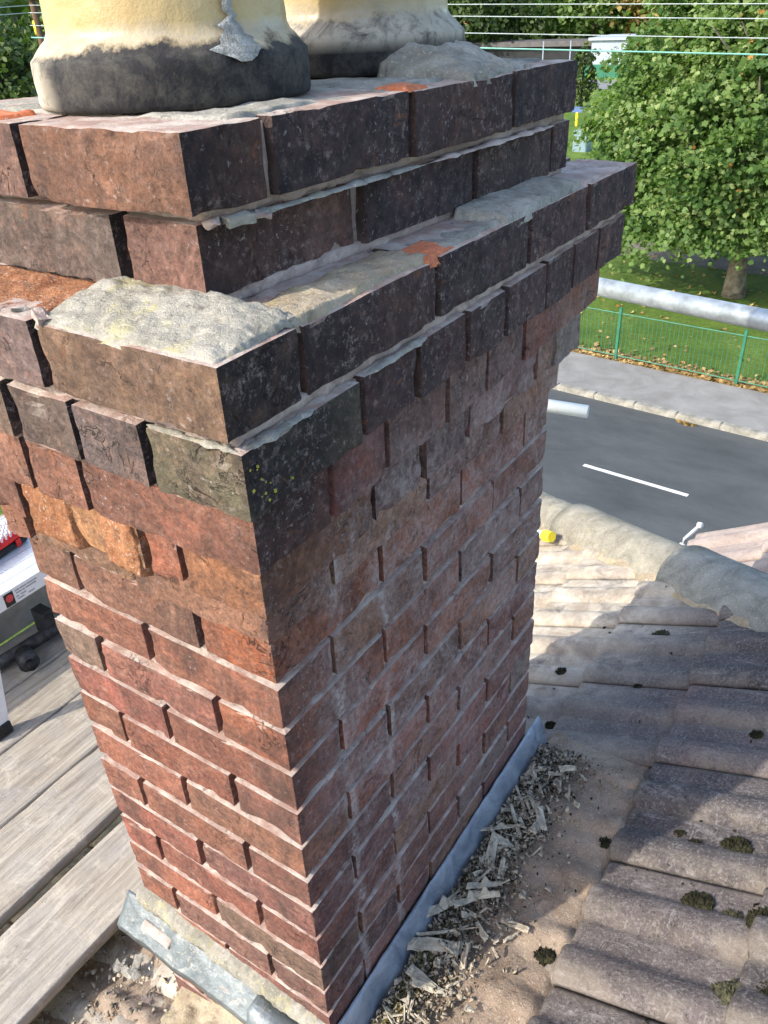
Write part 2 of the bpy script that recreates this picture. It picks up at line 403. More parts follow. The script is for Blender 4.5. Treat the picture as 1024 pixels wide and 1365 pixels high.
M = dict(
 brick=m_brick(),
 mortar=m_mortar('old_lime_mortar', (.34, .26, .225), (.56, .46, .41)),
 mortar_pale=m_mortar('pale_cement_fillet', (.20, .19, .150), (.37, .35, .30), 9, .0045, .6, .5),
 mortar_grey=m_mortar('grey_green_cement', (.21, .205, .175), (.42, .40, .35), 16, .005, .55, .25),
 sand=m_mortar('sandy_mortar_dust', (.24, .175, .125), (.38, .30, .23), 8, .006, .6),
 ochre=m_mortar('ochre_mortar', (.30, .24, .16), (.46, .39, .29), 11, .006, .55, .5),
 core=m_mortar('crumbled_brick_core', (.25, .10, .05), (.42, .20, .10), 30, .010, .65),
 reddust=m_mortar('red_brick_dust', (.50, .14, .06), (.62, .22, .11), 24, .003, .3),
 tile=m_tile(), wood=m_wood(), lead=m_lead(), lead_b=m_lead('lead_offcut_blue', (.16, .30, .48), (.48, .56, .62)),
 lead_old=m_lead('dull_old_lead', (.085, .105, .115), (.19, .22, .235)), pot=m_pot(), grass=m_grass(), road=m_road(), pave=m_pave(),
 ridge=m_mortar('weathered_ridge_tile', (.22, .205, .165), (.37, .345, .28), 9, .005, .4, .25),
 ridge_g=m_mortar('grey_ridge_tile', (.16, .165, .15), (.32, .32, .29), 6, .003, .3, .2),
 galv=m_simple('galvanised_tube', (.40, .44, .47), .45, .30, 22, .45, .0008),
 white_pipe=m_simple('white_plastic_tube', (.66, .70, .66), .45, .08, 9),
 dark=m_simple('black_rubber', (.018, .018, .02), .6, .4, 60),
 dark_metal=m_simple('dark_scaffold_steel', (.050, .052, .055), .55, .5, 40, .4),
 white=m_simple('white_powder_coat', (.72, .73, .74), .45, .06, 12),
 alu=m_simple('ribbed_aluminium', (.66, .68, .70), .40, .08, 18, .3),
 ply=m_simple('grey_plywood', (.30, .28, .24), .85, .22, 9),
 red=m_simple('red_plastic', (.62, .022, .018), .4, .12, 20),
 yellow=m_simple('yellow_plastic', (.80, .66, .04), .45, .08, 20),
 greenp=m_simple('green_fence_paint', (.030, .16, .095), .5, .2, 10),
 kerb=m_simple('concrete_kerb', (.27, .26, .225), .9, .3, 6, 0, .003),
 paint=m_simple('white_road_paint', (.62, .64, .64), .7, .15, 8, 0, .001),
 bark=m_simple('grey_bark', (.22, .19, .15), .95, .45, 5, 0, .03),
 bark2=m_simple('dark_bark', (.085, .065, .05), .95, .45, 5, 0, .03),
 moss=m_simple('dark_moss', (.034, .033, .016), 1., .7, 90, 0, .004),
 mosspale=m_simple('grey_lichen_moss', (.085, .085, .050), 1., .5, 120, 0, .004),
 sliver=m_simple('bleached_sliver', (.44, .395, .305), .9, .32, 5, 0, .0006),
 sliver_d=m_simple('weathered_sliver', (.36, .31, .235), .9, .4, 5, 0, .0006),
 wall=m_simple('house_wall_brick', (.30, .15, .10), .9, .25, 8, 0, .003),
 deck=m_simple('roofing_felt', (.03, .028, .026), .95, .3, 10),
 lichen=m_simple('yellow_lichen', (.40, .36, .06), .95, .3, 200),
 print_b=m_simple('black_print', (.02, .02, .02), .5, .1, 5, 0, 0),
 print_r=m_simple('red_print', (.55, .06, .07), .5, .1, 5, 0, 0),
 print_g=m_simple('grey_print', (.33, .34, .36), .5, .1, 5, 0, 0),
 bwall=m_simple('white_render', (.36, .42, .48), .8, .06, .4),
 bdark=m_simple('dark_opening', (.02, .022, .025), .5, .3, 1),
 roofgrey=m_simple('grey_far_roof', (.12, .11, .11), .8, .2, 2),
 wood_pole=m_simple('creosoted_pole', (.10, .060, .035), .85, .3, 3),
 wire=m_simple('grey_wire', (.45, .52, .52), .5, .1, 3),
 wire_g=m_simple('green_sheathed_wire', (.22, .50, .42), .5, .1, 3),
 leaf=m_leaf('maple_leaf', (.050, .110, .024), (.130, .215, .055), (.27, .34, .13)),
 leaf_d=m_leaf('far_leaf', (.030, .055, .014), (.065, .110, .025), (.12, .16, .045), .25),
 leaf_o=m_leaf('turning_leaf', (.10, .09, .025), (.22, .16, .05), (.34, .22, .07), .25),
 dead=m_leaf('fallen_leaf', (.20, .13, .05), (.38, .24, .09), (.48, .36, .16), .1),
)

# ------------------------------------------------------------------ ground, road, pavement, grass
GZ = -7.0
ru = Vector((math.cos(math.radians(-5)), math.sin(math.radians(-5)), 0)); rv = Vector((-ru.y, ru.x, 0))
RO = Vector((-3.5, 15.46, 0))
def rd(u, v, z): p = RO + ru*u + rv*v; return Vector((p.x, p.y, z))
def strip(name, u0, u1, v0, v1, z, mat, nu=1, nv=1):
    V = []; Fc = []
    for i in range(nu+1):
        for j in range(nv+1): V.append(rd(u0+(u1-u0)*i/nu, v0+(v1-v0)*j/nv, z))
    for i in range(nu):
        for j in range(nv): a = i*(nv+1)+j; Fc.append((a, a+nv+1, a+nv+2, a+1))
    return tag(link(name, mesh(name, V, Fc), mat), kind='structure')
strip('ground', -700, 700, -700, 900, GZ-.012, M['grass'])
strip('road', -160, 160, -6.0, 0, GZ, M['road'])
strip('grass_verge', -160, 160, 2.02, 95, GZ+.10, M['grass'])
def slab(name, u0, u1, v0, v1, z0, z1, mat, kind='structure', parent=None):
    b = MB(); V = [rd(u0, v0, z0), rd(u1, v0, z0), rd(u1, v1, z0), rd(u0, v1, z0)]
    V += [Vector((p.x, p.y, z1)) for p in V]; b.v = V
    b.f = [(0,3,2,1),(4,5,6,7),(0,1,5,4),(1,2,6,5),(2,3,7,6),(3,0,4,7)]
    o = b.build(name, mat, parent)
    if kind: o['kind'] = kind
    return o
slab('pavement', -160, 160, .155, 2.02, GZ-.01, GZ+.115, M['pave'])
slab('near_pavement', -160, 160, -8.0, -6.14, GZ-.01, GZ+.11, M['pave'])
strip('park_path', -60, 60, 10.6, 12.6, GZ+.106, m_simple('earthy_path', (.17, .145, .12), .95, .2, 2, 0, .01))
strip('far_road', -120, 60, 60, 68, GZ+.108, m_simple('far_grey_asphalt', (.22, .22, .225), .9, .12, .6))
kerb = tag(slab('kerb', -160, 160, .012, .15, GZ-.01, GZ+.09, M['kerb']), kind='structure')
bm = MB(); bm.box((-.453, .0, -.02), (.453, .152, .128)); kme = mesh('kerb_stone', bm.v, bm.f)
bq = bmesh.new(); bq.from_mesh(kme); bmesh.ops.bevel(bq, geom=bq.edges[:], offset=.018, segments=2, affect='EDGES'); bq.to_mesh(kme); bq.free(); kme.materials.append(M['kerb'])
for i in range(-9, 14):
    p = rd(i*.914, 0, GZ)
    o = link('kerb_stone', kme, None, kerb, loc=p, rot=(random.uniform(-.01, .01), 0, math.radians(-5)+random.uniform(-.004, .004)))
for k, u in enumerate((-12.4, -6.3, -.22, 5.9, 12.0)):
    tag(strip('centre_line', u, u+2.0, -2.86, -2.76, GZ+.004, M['paint']), kind='structure')

# ------------------------------------------------------------------ park fence
fence = empty('park_fence', rd(0, 2.10, GZ), 'low green metal railing with thin upright bars along the back of the pavement', 'fence')
fu = [rd(u, 2.10, GZ+.1) for u in [-1.85+2.82*k for k in range(-3, 5)]]
pm = mesh('post', *(lambda b: (b.v, b.f))(MB().box((-.03, -.03, 0), (.03, .03, 1.28))))
bmn = MB().tube([(0, 0, .10), (0, 0, 1.14)], .0075, 5); barm = mesh('bar', bmn.v, bmn.f)
pm.materials.append(M['greenp']); barm.materials.append(M['greenp'])
for i, p in enumerate(fu):
    link('post', pm, None, fence, loc=p, rot=(0, 0, math.radians(-5)))
    if i == len(fu)-1: break
    q = fu[i+1]; 
    for zz in (.12, 1.14):
        MB().tube([p+Vector((0, 0, zz)), q+Vector((0, 0, zz))], .014, 6).build('rail', M['greenp'], fence)
    for k in range(1, 28):
        link('bar', barm, None, fence, loc=p.lerp(q, k/28), rot=(0, 0, 0))

# ------------------------------------------------------------------ leaves
def leaf_cloud(name, centers, normals, size, tones, shape='maple', jitter=.6):
    n = len(centers); rng = np.random.default_rng(len(centers))
    if shape == 'maple':
        out = np.array([(0, -.5), (.46, -.34), (.34, .0), (.40, .26), (.13, .22), (0, .56), (-.13, .22), (-.40, .26), (-.34, .0), (-.46, -.34)])
    else:
        out = np.array([(0, -.55), (.34, -.15), (.30, .25), (0, .6), (-.30, .25), (-.34, -.15)])
    k = len(out)
    nrm = normals + rng.normal(0, jitter, (n, 3)); nrm /= np.linalg.norm(nrm, axis=1, keepdims=True)
    a = rng.normal(0, 1, (n, 3)); t1 = np.cross(nrm, a); t1 /= np.linalg.norm(t1, axis=1, keepdims=True); t2 = np.cross(nrm, t1)
    s = size*rng.uniform(.6, 1.25, n)
    P = (centers[:, None, :] + (out[None, :, 0, None]*t1[:, None, :] + out[None, :, 1, None]*t2[:, None, :])*s[:, None, None]
         - (np.abs(out[None, :, 0, None])*.35*nrm[:, None, :])*s[:, None, None])
    me = tri_mesh(name, P.reshape(-1, 3), k, np.arange(n*k))
    at = me.attributes.new('tone', 'FLOAT', 'FACE'); at.data.foreach_set('value', np.asarray(tones, np.float32))
    return me
def crown(cx, cy, cz, rx, ry, rz, nclump, per, size, seed, spread=.45, orange=.004, low=-.9, shell=.72, cull=None):
    rng = np.random.default_rng(seed); C = []; NN = []; T = []
    made = 0; tries = 0
    while made < nclump and tries < nclump*12:
        tries += 1
        d = rng.normal(0, 1, 3); d /= np.linalg.norm(d)
        if d[2] < low: continue
        lump = 1+.20*noise.noise(Vector(d*2.1)+Vector((seed, 0, 0)))+.13*noise.noise(Vector(d*4.7)+Vector((0, seed, 0)))
        rr = rng.uniform(shell, 1.0)*lump
        if noise.noise(Vector(d*3.3)+Vector((seed*2., 5, 0))) < -.42 and rr > .8: rr *= .8
        c = np.array([cx+d[0]*rx*rr, cy+d[1]*ry*rr, cz+d[2]*rz*rr])
        if cull is not None and not cull(c): continue
        made += 1
        s = spread*rng.uniform(.5, 1.35)
        pts = rng.normal(0, 1, (per, 3))*np.array([s, s, s*.42]); pts[:, 2] -= .25*(pts[:, 0]**2+pts[:, 1]**2)/max(s, .01)
        C.append(c+pts); out = np.array([d[0]*.55, d[1]*.55, .62+.25*d[2]]); NN.append(np.tile(out, (per, 1)))
        base = rng.uniform(.05, .85); T.append(np.clip(base+rng.normal(0, .20, per), 0, .93))
    C = np.concatenate(C); NN = np.concatenate(NN); T = np.concatenate(T)
    o = rng.random(len(T)) < orange; T[o] = 1.
    return C, NN, T
def trunk_mb(base, top, r, limbs, seed, spread=2.0):
    rng = random.Random(seed); b = MB(); base = Vector(base); top = Vector(top); pts = []; rs = []
    for i in range(9):
        t = i/8; p = base.lerp(top, t)+Vector((rng.uniform(-.06, .06), rng.uniform(-.06, .06), 0))*(t > 0); pts.append(p); rs.append(r*(1-.72*t)*(1.35 if i == 0 else 1))
    b.tube(pts, rs, 12)
    for k in range(limbs):
        t = rng.uniform(.28, .95); p = base.lerp(top, t); a = rng.uniform(0, 2*PI); L = spread*rng.uniform(.6, 1.15)
        q = p+Vector((math.cos(a)*L*.5, math.sin(a)*L*.5, L*.3)); e = p+Vector((math.cos(a)*L, math.sin(a)*L, L*.55))
        b.tube([p, q, e], [r*.35*(1-.5*t), r*.2*(1-.4*t), r*.05], 7)
    return b
# the big maple over the park fence
tree = empty('maple_tree', (-3.9, 23.8, GZ+.1), 'large bushy maple with full green crown standing on the grass behind the fence', 'tree')
trunk_mb((-3.9, 23.8, GZ+.05), (-4.2, 24.6, 1.0), .25, 22, 3, 3.4).build('trunk', M['bark'], tree, True)
def cull_main(c):      # keep the half of the crown that can be seen from the roof, plus its sides
    return (c[1] < 26.6) or random.random() < .35
C, NN, T = crown(-4.4, 24.8, -3.9, 3.95, 3.9, 6.1, 1750, 54, .24, 11, .27, .003, -.24, .70, cull_main)
C2, NN2, T2 = crown(-4.3, 24.8, -3.7, 2.6, 2.8, 5.0, 200, 40, .24, 12, .45, .0, -.12, .5)
o = link('foliage', leaf_cloud('foliage', np.concatenate([C, C2]), np.concatenate([NN, NN2]), .142, np.concatenate([T, T2*.6])), M['leaf'], tree); o['kind'] = 'stuff'
# trees further off
def far_tree(x, y, h, rx, label, mat, seed, nc=130, per=34, size=.6, name='park_tree', low=-.7, bottom=.12):
    r = empty(name, (x, y, GZ), label, 'tree', None)
    rz = h*(1-bottom)/2; cz = GZ+h*bottom+rz
    trunk_mb((x, y, GZ-.1), (x, y, cz+rz*.4), max(.16, h*.02), 9, seed, rx*.7).build('trunk', M['bark2'], r, True)
    C, NN, T = crown(x, y, cz, rx, rx, rz, nc, per, size, seed, rx*.13, .002, low, .62)
    o = link('crown', leaf_cloud('crown', C, NN, size, T, 'oval', .8), mat, r); o['kind'] = 'stuff'
far_tree(-42, 112, 13, 7.5, 'broad bright green tree behind the white garage beyond the park', M['leaf'], 21, 240)
far_tree(-54, 100, 12, 8, 'dense green tree left of the white garage at the far edge of the park', M['leaf_d'], 22, 240)
far_tree(-30, 110, 13, 8, 'brownish autumn tree directly above the white garage', M['leaf_o'], 23, 220)
far_tree(-19, 112, 14, 9, 'tall green tree hidden behind the top of the maple', M['leaf_d'], 24, 220)
far_tree(-70, 108, 14, 9, 'dark tree at the far side behind the chimney pots', M['leaf_d'], 25, 200)
far_tree(-88, 104, 14, 9, 'green tree behind the first chimney pot', M['leaf'], 26, 200)
far_tree(-25.5, 17.0, 7.6, 2.6, 'dark bushy tree seen just left of the first chimney pot', M['leaf_d'], 27, 300, 34, .20, bottom=.30)
far_tree(-30.5, 19.4, 8.3, 2.6, 'loose leafed tree behind the wooden pole at the left edge', M['leaf_d'], 28, 260, 30, .20, bottom=.2)
far_tree(-27.5, 22.8, 9.0, 2.2, 'yellow green tree just right of the wooden pole', M['leaf'], 29, 220, 30, .20, bottom=.2)
far_tree(-36.0, 22.0, 9.4, 4.0, 'tall dark tree furthest back at the left edge', M['leaf_d'], 30, 260, 32, .28, bottom=.1)
far_tree(-24.6, 64.5, 4.6, .95, 'slim dark conifer beside the far grey road', M['leaf_d'], 31, 90, 30, .22, 'conifer_tree', -1, .02)
far_tree(4, 40, 10, 5, 'green tree beyond the right edge of the maple', M['leaf'], 32, 200, 32, .35)
hb = []; rngh = np.random.default_rng(5)
Hc = np.stack([rngh.uniform(-150, 60, 16000), rngh.uniform(122, 130, 16000), rngh.uniform(GZ, GZ+9.5, 16000)], 1)
Hc[:, 2] *= 1; 
o = link('far_woodland', leaf_cloud('far_woodland', Hc, np.tile(np.array([0, -.8, .5]), (16000, 1)), 1.7, rngh.uniform(0, .8, 16000), 'oval', .8), M['leaf_d']); tag(o, 'dark band of woodland closing off the far side of the park', 'woodland', kind='stuff')
Hc = np.stack([rngh.uniform(-110, -60, 9000), rngh.uniform(20, 75, 9000), rngh.uniform(GZ, GZ+10, 9000)], 1)
o = link('left_woodland', leaf_cloud('left_woodland', Hc, np.tile(np.array([.8, -.3, .5]), (9000, 1)), 1.3, rngh.uniform(0, .8, 9000), 'oval', .8), M['leaf_d']); tag(o, 'far woodland behind the trees at the left edge', 'woodland', kind='stuff')
# fallen leaves along the fence foot and on the grass
rl = np.random.default_rng(9); n = 5200
uu = rl.uniform(-9, 9, n); vv = np.where(rl.random(n) < .90, 2.02+np.abs(rl.normal(0, .26, n)), rl.uniform(2, 12, n))
FC = np.array([rd(a, b, GZ+.125) for a, b in zip(uu, vv)]); FC[:, 2] += rl.uniform(0, .03, n)
o = link('fallen_leaves', leaf_cloud('fallen_leaves', FC, np.tile(np.array([0, 0, 1.]), (n, 1)), .11, rl.uniform(0, 1, n), 'maple', .35), M['dead']); tag(o, 'dry brown leaves drifted against the foot of the railing', 'fallen leaves', kind='stuff')
n = 26; 
FC = np.array([rd(a, b, GZ+.012) for a, b in zip(rl.normal(.75, .10, n), -.05-np.abs(rl.normal(0, .05, n)))])
o = link('gutter_leaves', leaf_cloud('gutter_leaves', FC, np.tile(np.array([0, 0, 1.]), (n, 1)), .10, rl.uniform(.6, 1, n), 'maple', .4), M['leaf_o']); tag(o, 'small heap of reddish leaves against the kerb', 'fallen leaves', kind='stuff')

# ------------------------------------------------------------------ far park edge
gb = empty('white_garage', (-41, 96, GZ), 'low pale building with a dark open front below the far trees', 'building')
MB().box((-55, 96.2, GZ), (-35.4, 100, GZ+2.5)).build('dark_front', M['bdark'], gb)
MB().box((-35.3, 94, GZ), (-31.5, 100, GZ+3.1)).build('wall', M['bwall'], gb)
MB().box((-55.2, 95.6, GZ+2.5), (-35.3, 100.4, GZ+3.0)).build('roof', M['roofgrey'], gb)
MB().box((-35.6, 93.7, GZ+3.1), (-31.2, 100.4, GZ+3.35)).build('parapet', M['bwall'], gb)
MB().box((-50, 96.0, GZ+.7), (-47, 96.2, GZ+1.5)).build('white_panel', M['bwall'], gb)
gf = empty('green_board_fence', (-34, 88, GZ), 'low green boarded fence across the far side of the park', 'fence')
for k in range(26):
    MB().box((-60+1.5*k, 88, GZ+.1), (-60+1.5*k+1.44, 88.06, GZ+1.3)).build('panel', M['greenp'], gf)
for k, x in enumerate((-33.6, -36.4)):
    o = MB().tube([(x, 84, GZ), (x, 84, GZ+3.6)], .06, 8).build('lamp_post', M['bwall'])
    tag(o, ['thin white post standing right of the far garage', 'thin white post standing in front of the far garage wall'][k], 'post', 'white posts by the far road')
yb = empty('yellow_play_post', (-20.6, 56, GZ), 'small bright yellow and blue play post on the far grass', 'play equipment')
MB().tube([(-21.2, 55.2, GZ), (-21.2, 55.2, GZ+.9)], .10, 8).build('post', M['yellow'], yb)
MB().box((-21.6, 55.2, GZ+.9), (-20.8, 55.5, GZ+1.2)).build('panel', m_simple('blue_plastic', (.10, .16, .34), .5), yb)
o = MB().box((-17.6, 45.6, GZ), (-16.8, 46.4, GZ+1.15)).build('utility_cabinet', m_simple('blue_grey_cabinet', (.20, .29, .33), .5), bevel=.05)
tag(o, 'small blue grey cabinet on the grass left of the maple', 'cabinet')

# ------------------------------------------------------------------ pole and wires
def nr(p, k=.62): c = Vector((0.50643889, -0.49523911, 0.60438682)); return c+(Vector(p)-c)*k
pb, pt = nr((-29.3, 21.8, GZ)), nr((-30.0, 22.2, 3.2)); pb = pb+(pb-pt)*((pb.z-GZ)/(pt.z-pb.z))
pole = empty('wooden_pole', pb, 'brown wooden pole with a yellow band beside the first chimney pot', 'utility pole')
MB().tube([pb, pt], [.11, .068], 10).build('pole', M['wood_pole'], pole, True)
MB().tube([nr((-29.84, 22.07, .05)), nr((-29.88, 22.10, .50))], .084, 10).build('band', M['yellow'], pole, True)
ca = nr((-29.9, 22.2, 1.5)); MB().box(ca-Vector((.45, .4, .03)), ca+Vector((.45, .4, .03))).build('crossarm', M['wood_pole'], pole)
Cw = Vector((0.50643889, -0.49523911, 0.60438682))
def ray(px, py, t):
    return Cw + (F + R2*((px-512)/1080.86) - U2*((py-682.5)/1080.86))*t
wires = [((38, 7), (1024, 5), .008, 'wire', 'topmost thin grey wire crossing above the maple crown'),
         ((38, 17), (1024, 25), .008, 'wire', 'second thin grey wire from the top crossing the maple crown'),
         ((40, 34), (1024, 51), .008, 'wire', 'third thin grey wire from the top just above the green one'),
         ((42, 50), (1024, 73), .013, 'wire_g', 'thicker pale green wire, lowest of the four over the park'),
         ((-260, 30), (38, 7), .009, 'wire', 'thin wire running left from the wooden pole, the upper one'),
         ((-260, 40), (38, 17), .009, 'wire', 'thin wire running left from the wooden pole, the lower one')]
for i, (a, b, r, mt, lb) in enumerate(wires):
    A = ray(a[0], a[1], 18.5 if i < 4 else 14); B = ray(b[0], b[1], 14 if i < 4 else 18.5); 
    pts = [A.lerp(B, t/12*(1.5 if i < 4 else 1.)) for t in range(13)]
    tag(MB().tube(pts, r, 5).build('overhead_wire', M[mt]), lb, 'wire', 'overhead wires')

# ------------------------------------------------------------------ the house below
TH = math.radians(25); RM = math.tan(TH)
def roofz(x, y=0): return -.95 + RM*(x-.15)
GAUGE = .272; X0 = .292; TW = .285; Y0 = .27
house = empty('tiled_roof', (0, 1, roofz(0)), 'shallow roof of grey interlocking concrete tiles falling towards the chimney', 'roof')
# walls of the house under the roof
MB().box((-2.6, -5.5, GZ), (6.5, 1.55, -2.45)).build('house_wall', M['wall'], house)
# felt deck just under the tiles, bounded by the hip
HP0 = Vector((-.489, 2.103, 0)); HP1 = Vector((.414, 1.344, 0)); HD = (HP1-HP0).normalized(); HN = Vector((-HD.y, HD.x, 0))   # HN points over the hip (+y)
def hip_y(x): return HP0.y + (x-HP0.x)*(HD.y/HD.x)
XE = -2.9; XR = 3.2
dv = []; 
for x in (XE, XR): dv += [(x, -5.6, roofz(x)-.045), (x, hip_y(x)+.05, roofz(x)-.045)]
link('roof_deck', mesh('roof_deck', dv, [(0, 2, 3, 1)]), M['deck'], house)
# the slope beyond the hip, facing the road
hipd = Vector((HD.x, HD.y, HD.x*RM)).normalized()
q = [Vector((x, hip_y(x)+.05, roofz(x)-.045)) for x in (XE, XR)]
fall = Vector((.0, 1, -.72))
dz = [q[0], q[1], q[1]+fall*4.2, q[0]+fall*.2]
link('roof_slope', mesh('roof_slope', dz, [(0, 1, 2, 3)]), M['tile'], house)
# one roof tile: two rolls and two flat waterways, nose at low x
def tile_profile(y):      # y 0..TW
    ph = (y % (TW/2))/(TW/2)
    if ph < .54: return .0155*math.sin(PI*ph/.54)**.6
    return -.003 - (.004 if ph > .965 else 0)
def tile_mesh(seed, L=.36):
    nx, ny = 7, 28; V = []; Fc = []
    xs = [0, .004, .012, .05, .14, .25, L-.02, L]; ys = [TW*i/ny*.992 for i in range(ny+1)]
    rg = random.Random(seed); ch = rg.uniform(-3, 3)
    for side in (0, 1):
        for i, x in enumerate(xs):
            for j, y in enumerate(ys):
                z = tile_profile(ys[j]*1.0)+.027*(1-x/L)
                e = 0
                if i == 0: z -= .006
                if i == 1: z -= .0015
                xx = x + (.0045*noise.noise(Vector((y*22, seed*3.3, 0)))+.003*noise.noise(Vector((y*70, seed, 0))) if i < 3 else 0)
                # broad nose: slightly bowed
                z += .0016*noise.noise(Vector((x*9, y*12, seed*2.1)))+.0007*noise.noise(Vector((x*50, y*60, seed)))
                if side: z -= .016
                V.append((xx, y, z))
    n1 = len(xs)*(ny+1)
    for i in range(len(xs)-1):
        for j in range(ny):
            a = i*(ny+1)+j; b = a+ny+1
            Fc.append((a, b, b+1, a+1)); Fc.append((n1+a, n1+a+1, n1+b+1, n1+b))
    for j in range(ny):
        Fc.append((j, j+1, n1+j+1, n1+j)); a = (len(xs)-1)*(ny+1)+j; Fc.append((a+1, a, n1+a, n1+a+1))
    for i in range(len(xs)-1):
        a = i*(ny+1); b = a+ny+1; Fc.append((b, a, n1+a, n1+b)); Fc.append((a+ny, b+ny, n1+b+ny, n1+a+ny))
    me = mesh('tile', V, Fc, True); me.materials.append(M['tile']); return me
tms = [tile_mesh(k) for k in range(7)]
CT = math.cos(TH)
for r in range(-9, 8):
    x = X0 + GAUGE*r*CT/CT*.995
    for c in range(-9, 8):
        y = Y0 + TW*c + (.0 if r % 1 == 0 else .0)
        yc = y+TW/2
        if y > hip_y(x)+.02 or x < -2.7: continue
        if -.42 < x+.0 < -.30 and .0 < yc < .70: continue
        far = abs(x) > 1.6 or yc < -.9
        if far and (yc < -2.2 or x > 2.2): continue
        z = roofz(x)
        me = tms[(r*5+c*3) % 7]
        rot = (random.uniform(-.008, .008), -TH+random.uniform(-.006, .006), random.uniform(-.006, .006))
        if y+TW > hip_y(x+.36)-.02:      # cut on the hip
            me = me.copy(); b = bmesh.new(); b.from_mesh(me)
            Mx = Matrix.LocRotScale(Vector((x, y, z)), Matrix.Rotation(0, 3, 'X').to_euler(), None) @ Matrix.Rotation(-TH, 4, 'Y')
            bmesh.ops.transform(b, matrix=Mx, verts=b.verts)
            bmesh.ops.bisect_plane(b, geom=b.verts[:]+b.edges[:]+b.faces[:], plane_co=HP0+HN*.06, plane_no=HN, clear_outer=True)
            if len(b.verts) < 4: b.free(); continue
            bmesh.ops.transform(b, matrix=Mx.inverted(), verts=b.verts); b.to_mesh(me); b.free(); rot = (0, -TH, 0)
        link('tile', me, None, house, loc=(x, y, z+random.uniform(0, .002)), rot=rot)
# hip (ridge) tiles: overlapping half rounds
def hip_pt(s): p = HP0+HD*s; return Vector((p.x, p.y, roofz(p.x)+.0))+HN*.100+Vector((0, 0, -.02))
L0 = .69
for k in range(-1, 5):
    s0 = .05+k*L0; A = hip_pt(s0); B = hip_pt(s0+L0+.035)
    d = (B-A).normalized(); n = d.cross(Vector((0, 0, 1))).normalized(); up = n.cross(d).normalized()
    V = []; Fc = []; seg = 18; ST = 10
    for sh in (0, 1):
        for i in range(ST+1):
            t = i/ST; rr = .113+(.009*(1-t)) - (.014 if sh else 0)+(.003 if i == 0 else 0)
            c = A.lerp(B, t)
            for j in range(seg+1):
                a = PI*(j/seg)*1.06-.03*PI
                v = c+n*math.cos(a)*rr+up*(math.sin(a)*rr)+up*.012*(1-t)
                v += (v-c).normalized()*(.0012*FB(v, 9, k*1.3, 3)); V.append(v)
    W_ = seg+1; n1 = (ST+1)*W_
    for i in range(ST):
        for j in range(seg):
            a = i*W_+j; Fc.append((a, a+1, a+W_+1, a+W_)); Fc.append((n1+a, n1+a+W_, n1+a+W_+1, n1+a+1))
    for j in range(seg): Fc.append((j, n1+j, n1+j+1, j+1)); a = ST*W_+j; Fc.append((a, a+1, n1+a+1, n1+a))
    for i in range(ST):
        for j in (0, seg): a = i*W_+j; Fc.append((a, a+W_, n1+a+W_, n1+a))
    link('ridge_tile', mesh('ridge_tile', V, Fc, True), M['ridge'] if k < 1 else M['ridge_g'], house)
# ragged mortar bedding along the foot of the hip tiles
V = []; Fc = []; NS = 150
for i in range(NS+1):
    s = -.5+i*.02
    for j in range(6):
        t = j/5; p = HP0+HD*s+HN*(-.035-.02*noise.noise(Vector((s*9, 3, 0)))+.07*t); 
        z = roofz(p.x)+.012+.05*t+.012*FB((s, t*.3, 0), 18, 4)
        if j == 0: z -= .03
        V.append((p.x, p.y, z))
for i in range(NS):
    for j in range(5): a = i*6+j; Fc.append((a, a+6, a+7, a+1))
link('mortar_bedding', mesh('mortar_bedding', V, Fc, True), M['ochre'], house)

# neighbouring bay roof showing past the hip
bay = empty('bay_roof', (.2, 2.6, -1.3), 'small pink grey tiled slope showing beyond the hip at the right edge', 'roof')
BT = math.radians(33); bm_t = m_mortar('pinkish_bay_tile', (.34, .27, .235), (.48, .40, .35), 8, .004, .4)
bme = [tile_mesh(40+k) for k in range(3)]
for b in bme: b.materials.clear(); b.materials.append(bm_t)
for r in range(4):
    for c in range(5):
        x = .03+.27*r; y = 2.37-TW*(c+1); 
        if y+TW < hip_y(x)-.1: continue
        link('tile', bme[(r+c) % 3], None, bay, loc=(x, y, -1.245+math.tan(BT)*(x-.03)), rot=(0, -BT, 0))
MB().box((.0, .9, -4), (1.6, 2.33, -1.40)).build('bay_wall', M['wall'], bay)
cp = MB().tube([(.022, 2.375, -1.195), (-.012, 2.315, -1.235), (-.018, 2.305, -1.262)], .0075, 8); cp.tube([(-.024, 2.305, -1.262), (-.006, 2.30, -1.262)], .014, 8); cp.tube([(.018, 2.38, -1.195), (.03, 2.375, -1.190)], .013, 8)
cp.build('eaves_clip', M['white'], bay, True)

# ------------------------------------------------------------------ the chimney
stack = empty('chimney_stack', (-.22, .38, -1.2), 'tall weathered red brick chimney stack with oversailing sooty top courses', 'chimney')
BH, CO, G = .065, .075, .010
REDS = [(.36, .145, .095), (.33, .120, .080), (.40, .175, .115), (.29, .115, .085), (.37, .140, .085), (.27, .125, .095)]
GREYS = [(.24, .17, .135), (.20, .155, .13), (.27, .20, .15)]
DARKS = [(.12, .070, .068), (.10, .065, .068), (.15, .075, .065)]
rects = {}      # k: (P0 near-right, P1 far-right, P2 far-left, P3 near-left)
def quad(x0, y0, x1, y1, xl): return [Vector((x0, y0)), Vector((x1, y1)), Vector((xl, y1)), Vector((xl, y0))]
rects[7] = quad(.001, -.010, .032, .715, -.442)
rects[6] = quad(-.015, .006, .024, .720, -.425)
rects[5] = quad(.078, -.089, .085, .862, -.525)
rects[4] = quad(.085, -.084, .080, .845, -.53)
rects[3] = quad(.069, -.068, .054, .825, -.51)
rects[2] = quad(.046, -.047, .036, .800, -.49)
rects[1] = quad(.014, -.016, .006, .788, -.455)
for k in range(0, -17, -1): rects[k] = quad(0, 0, 0, .777, -.44)
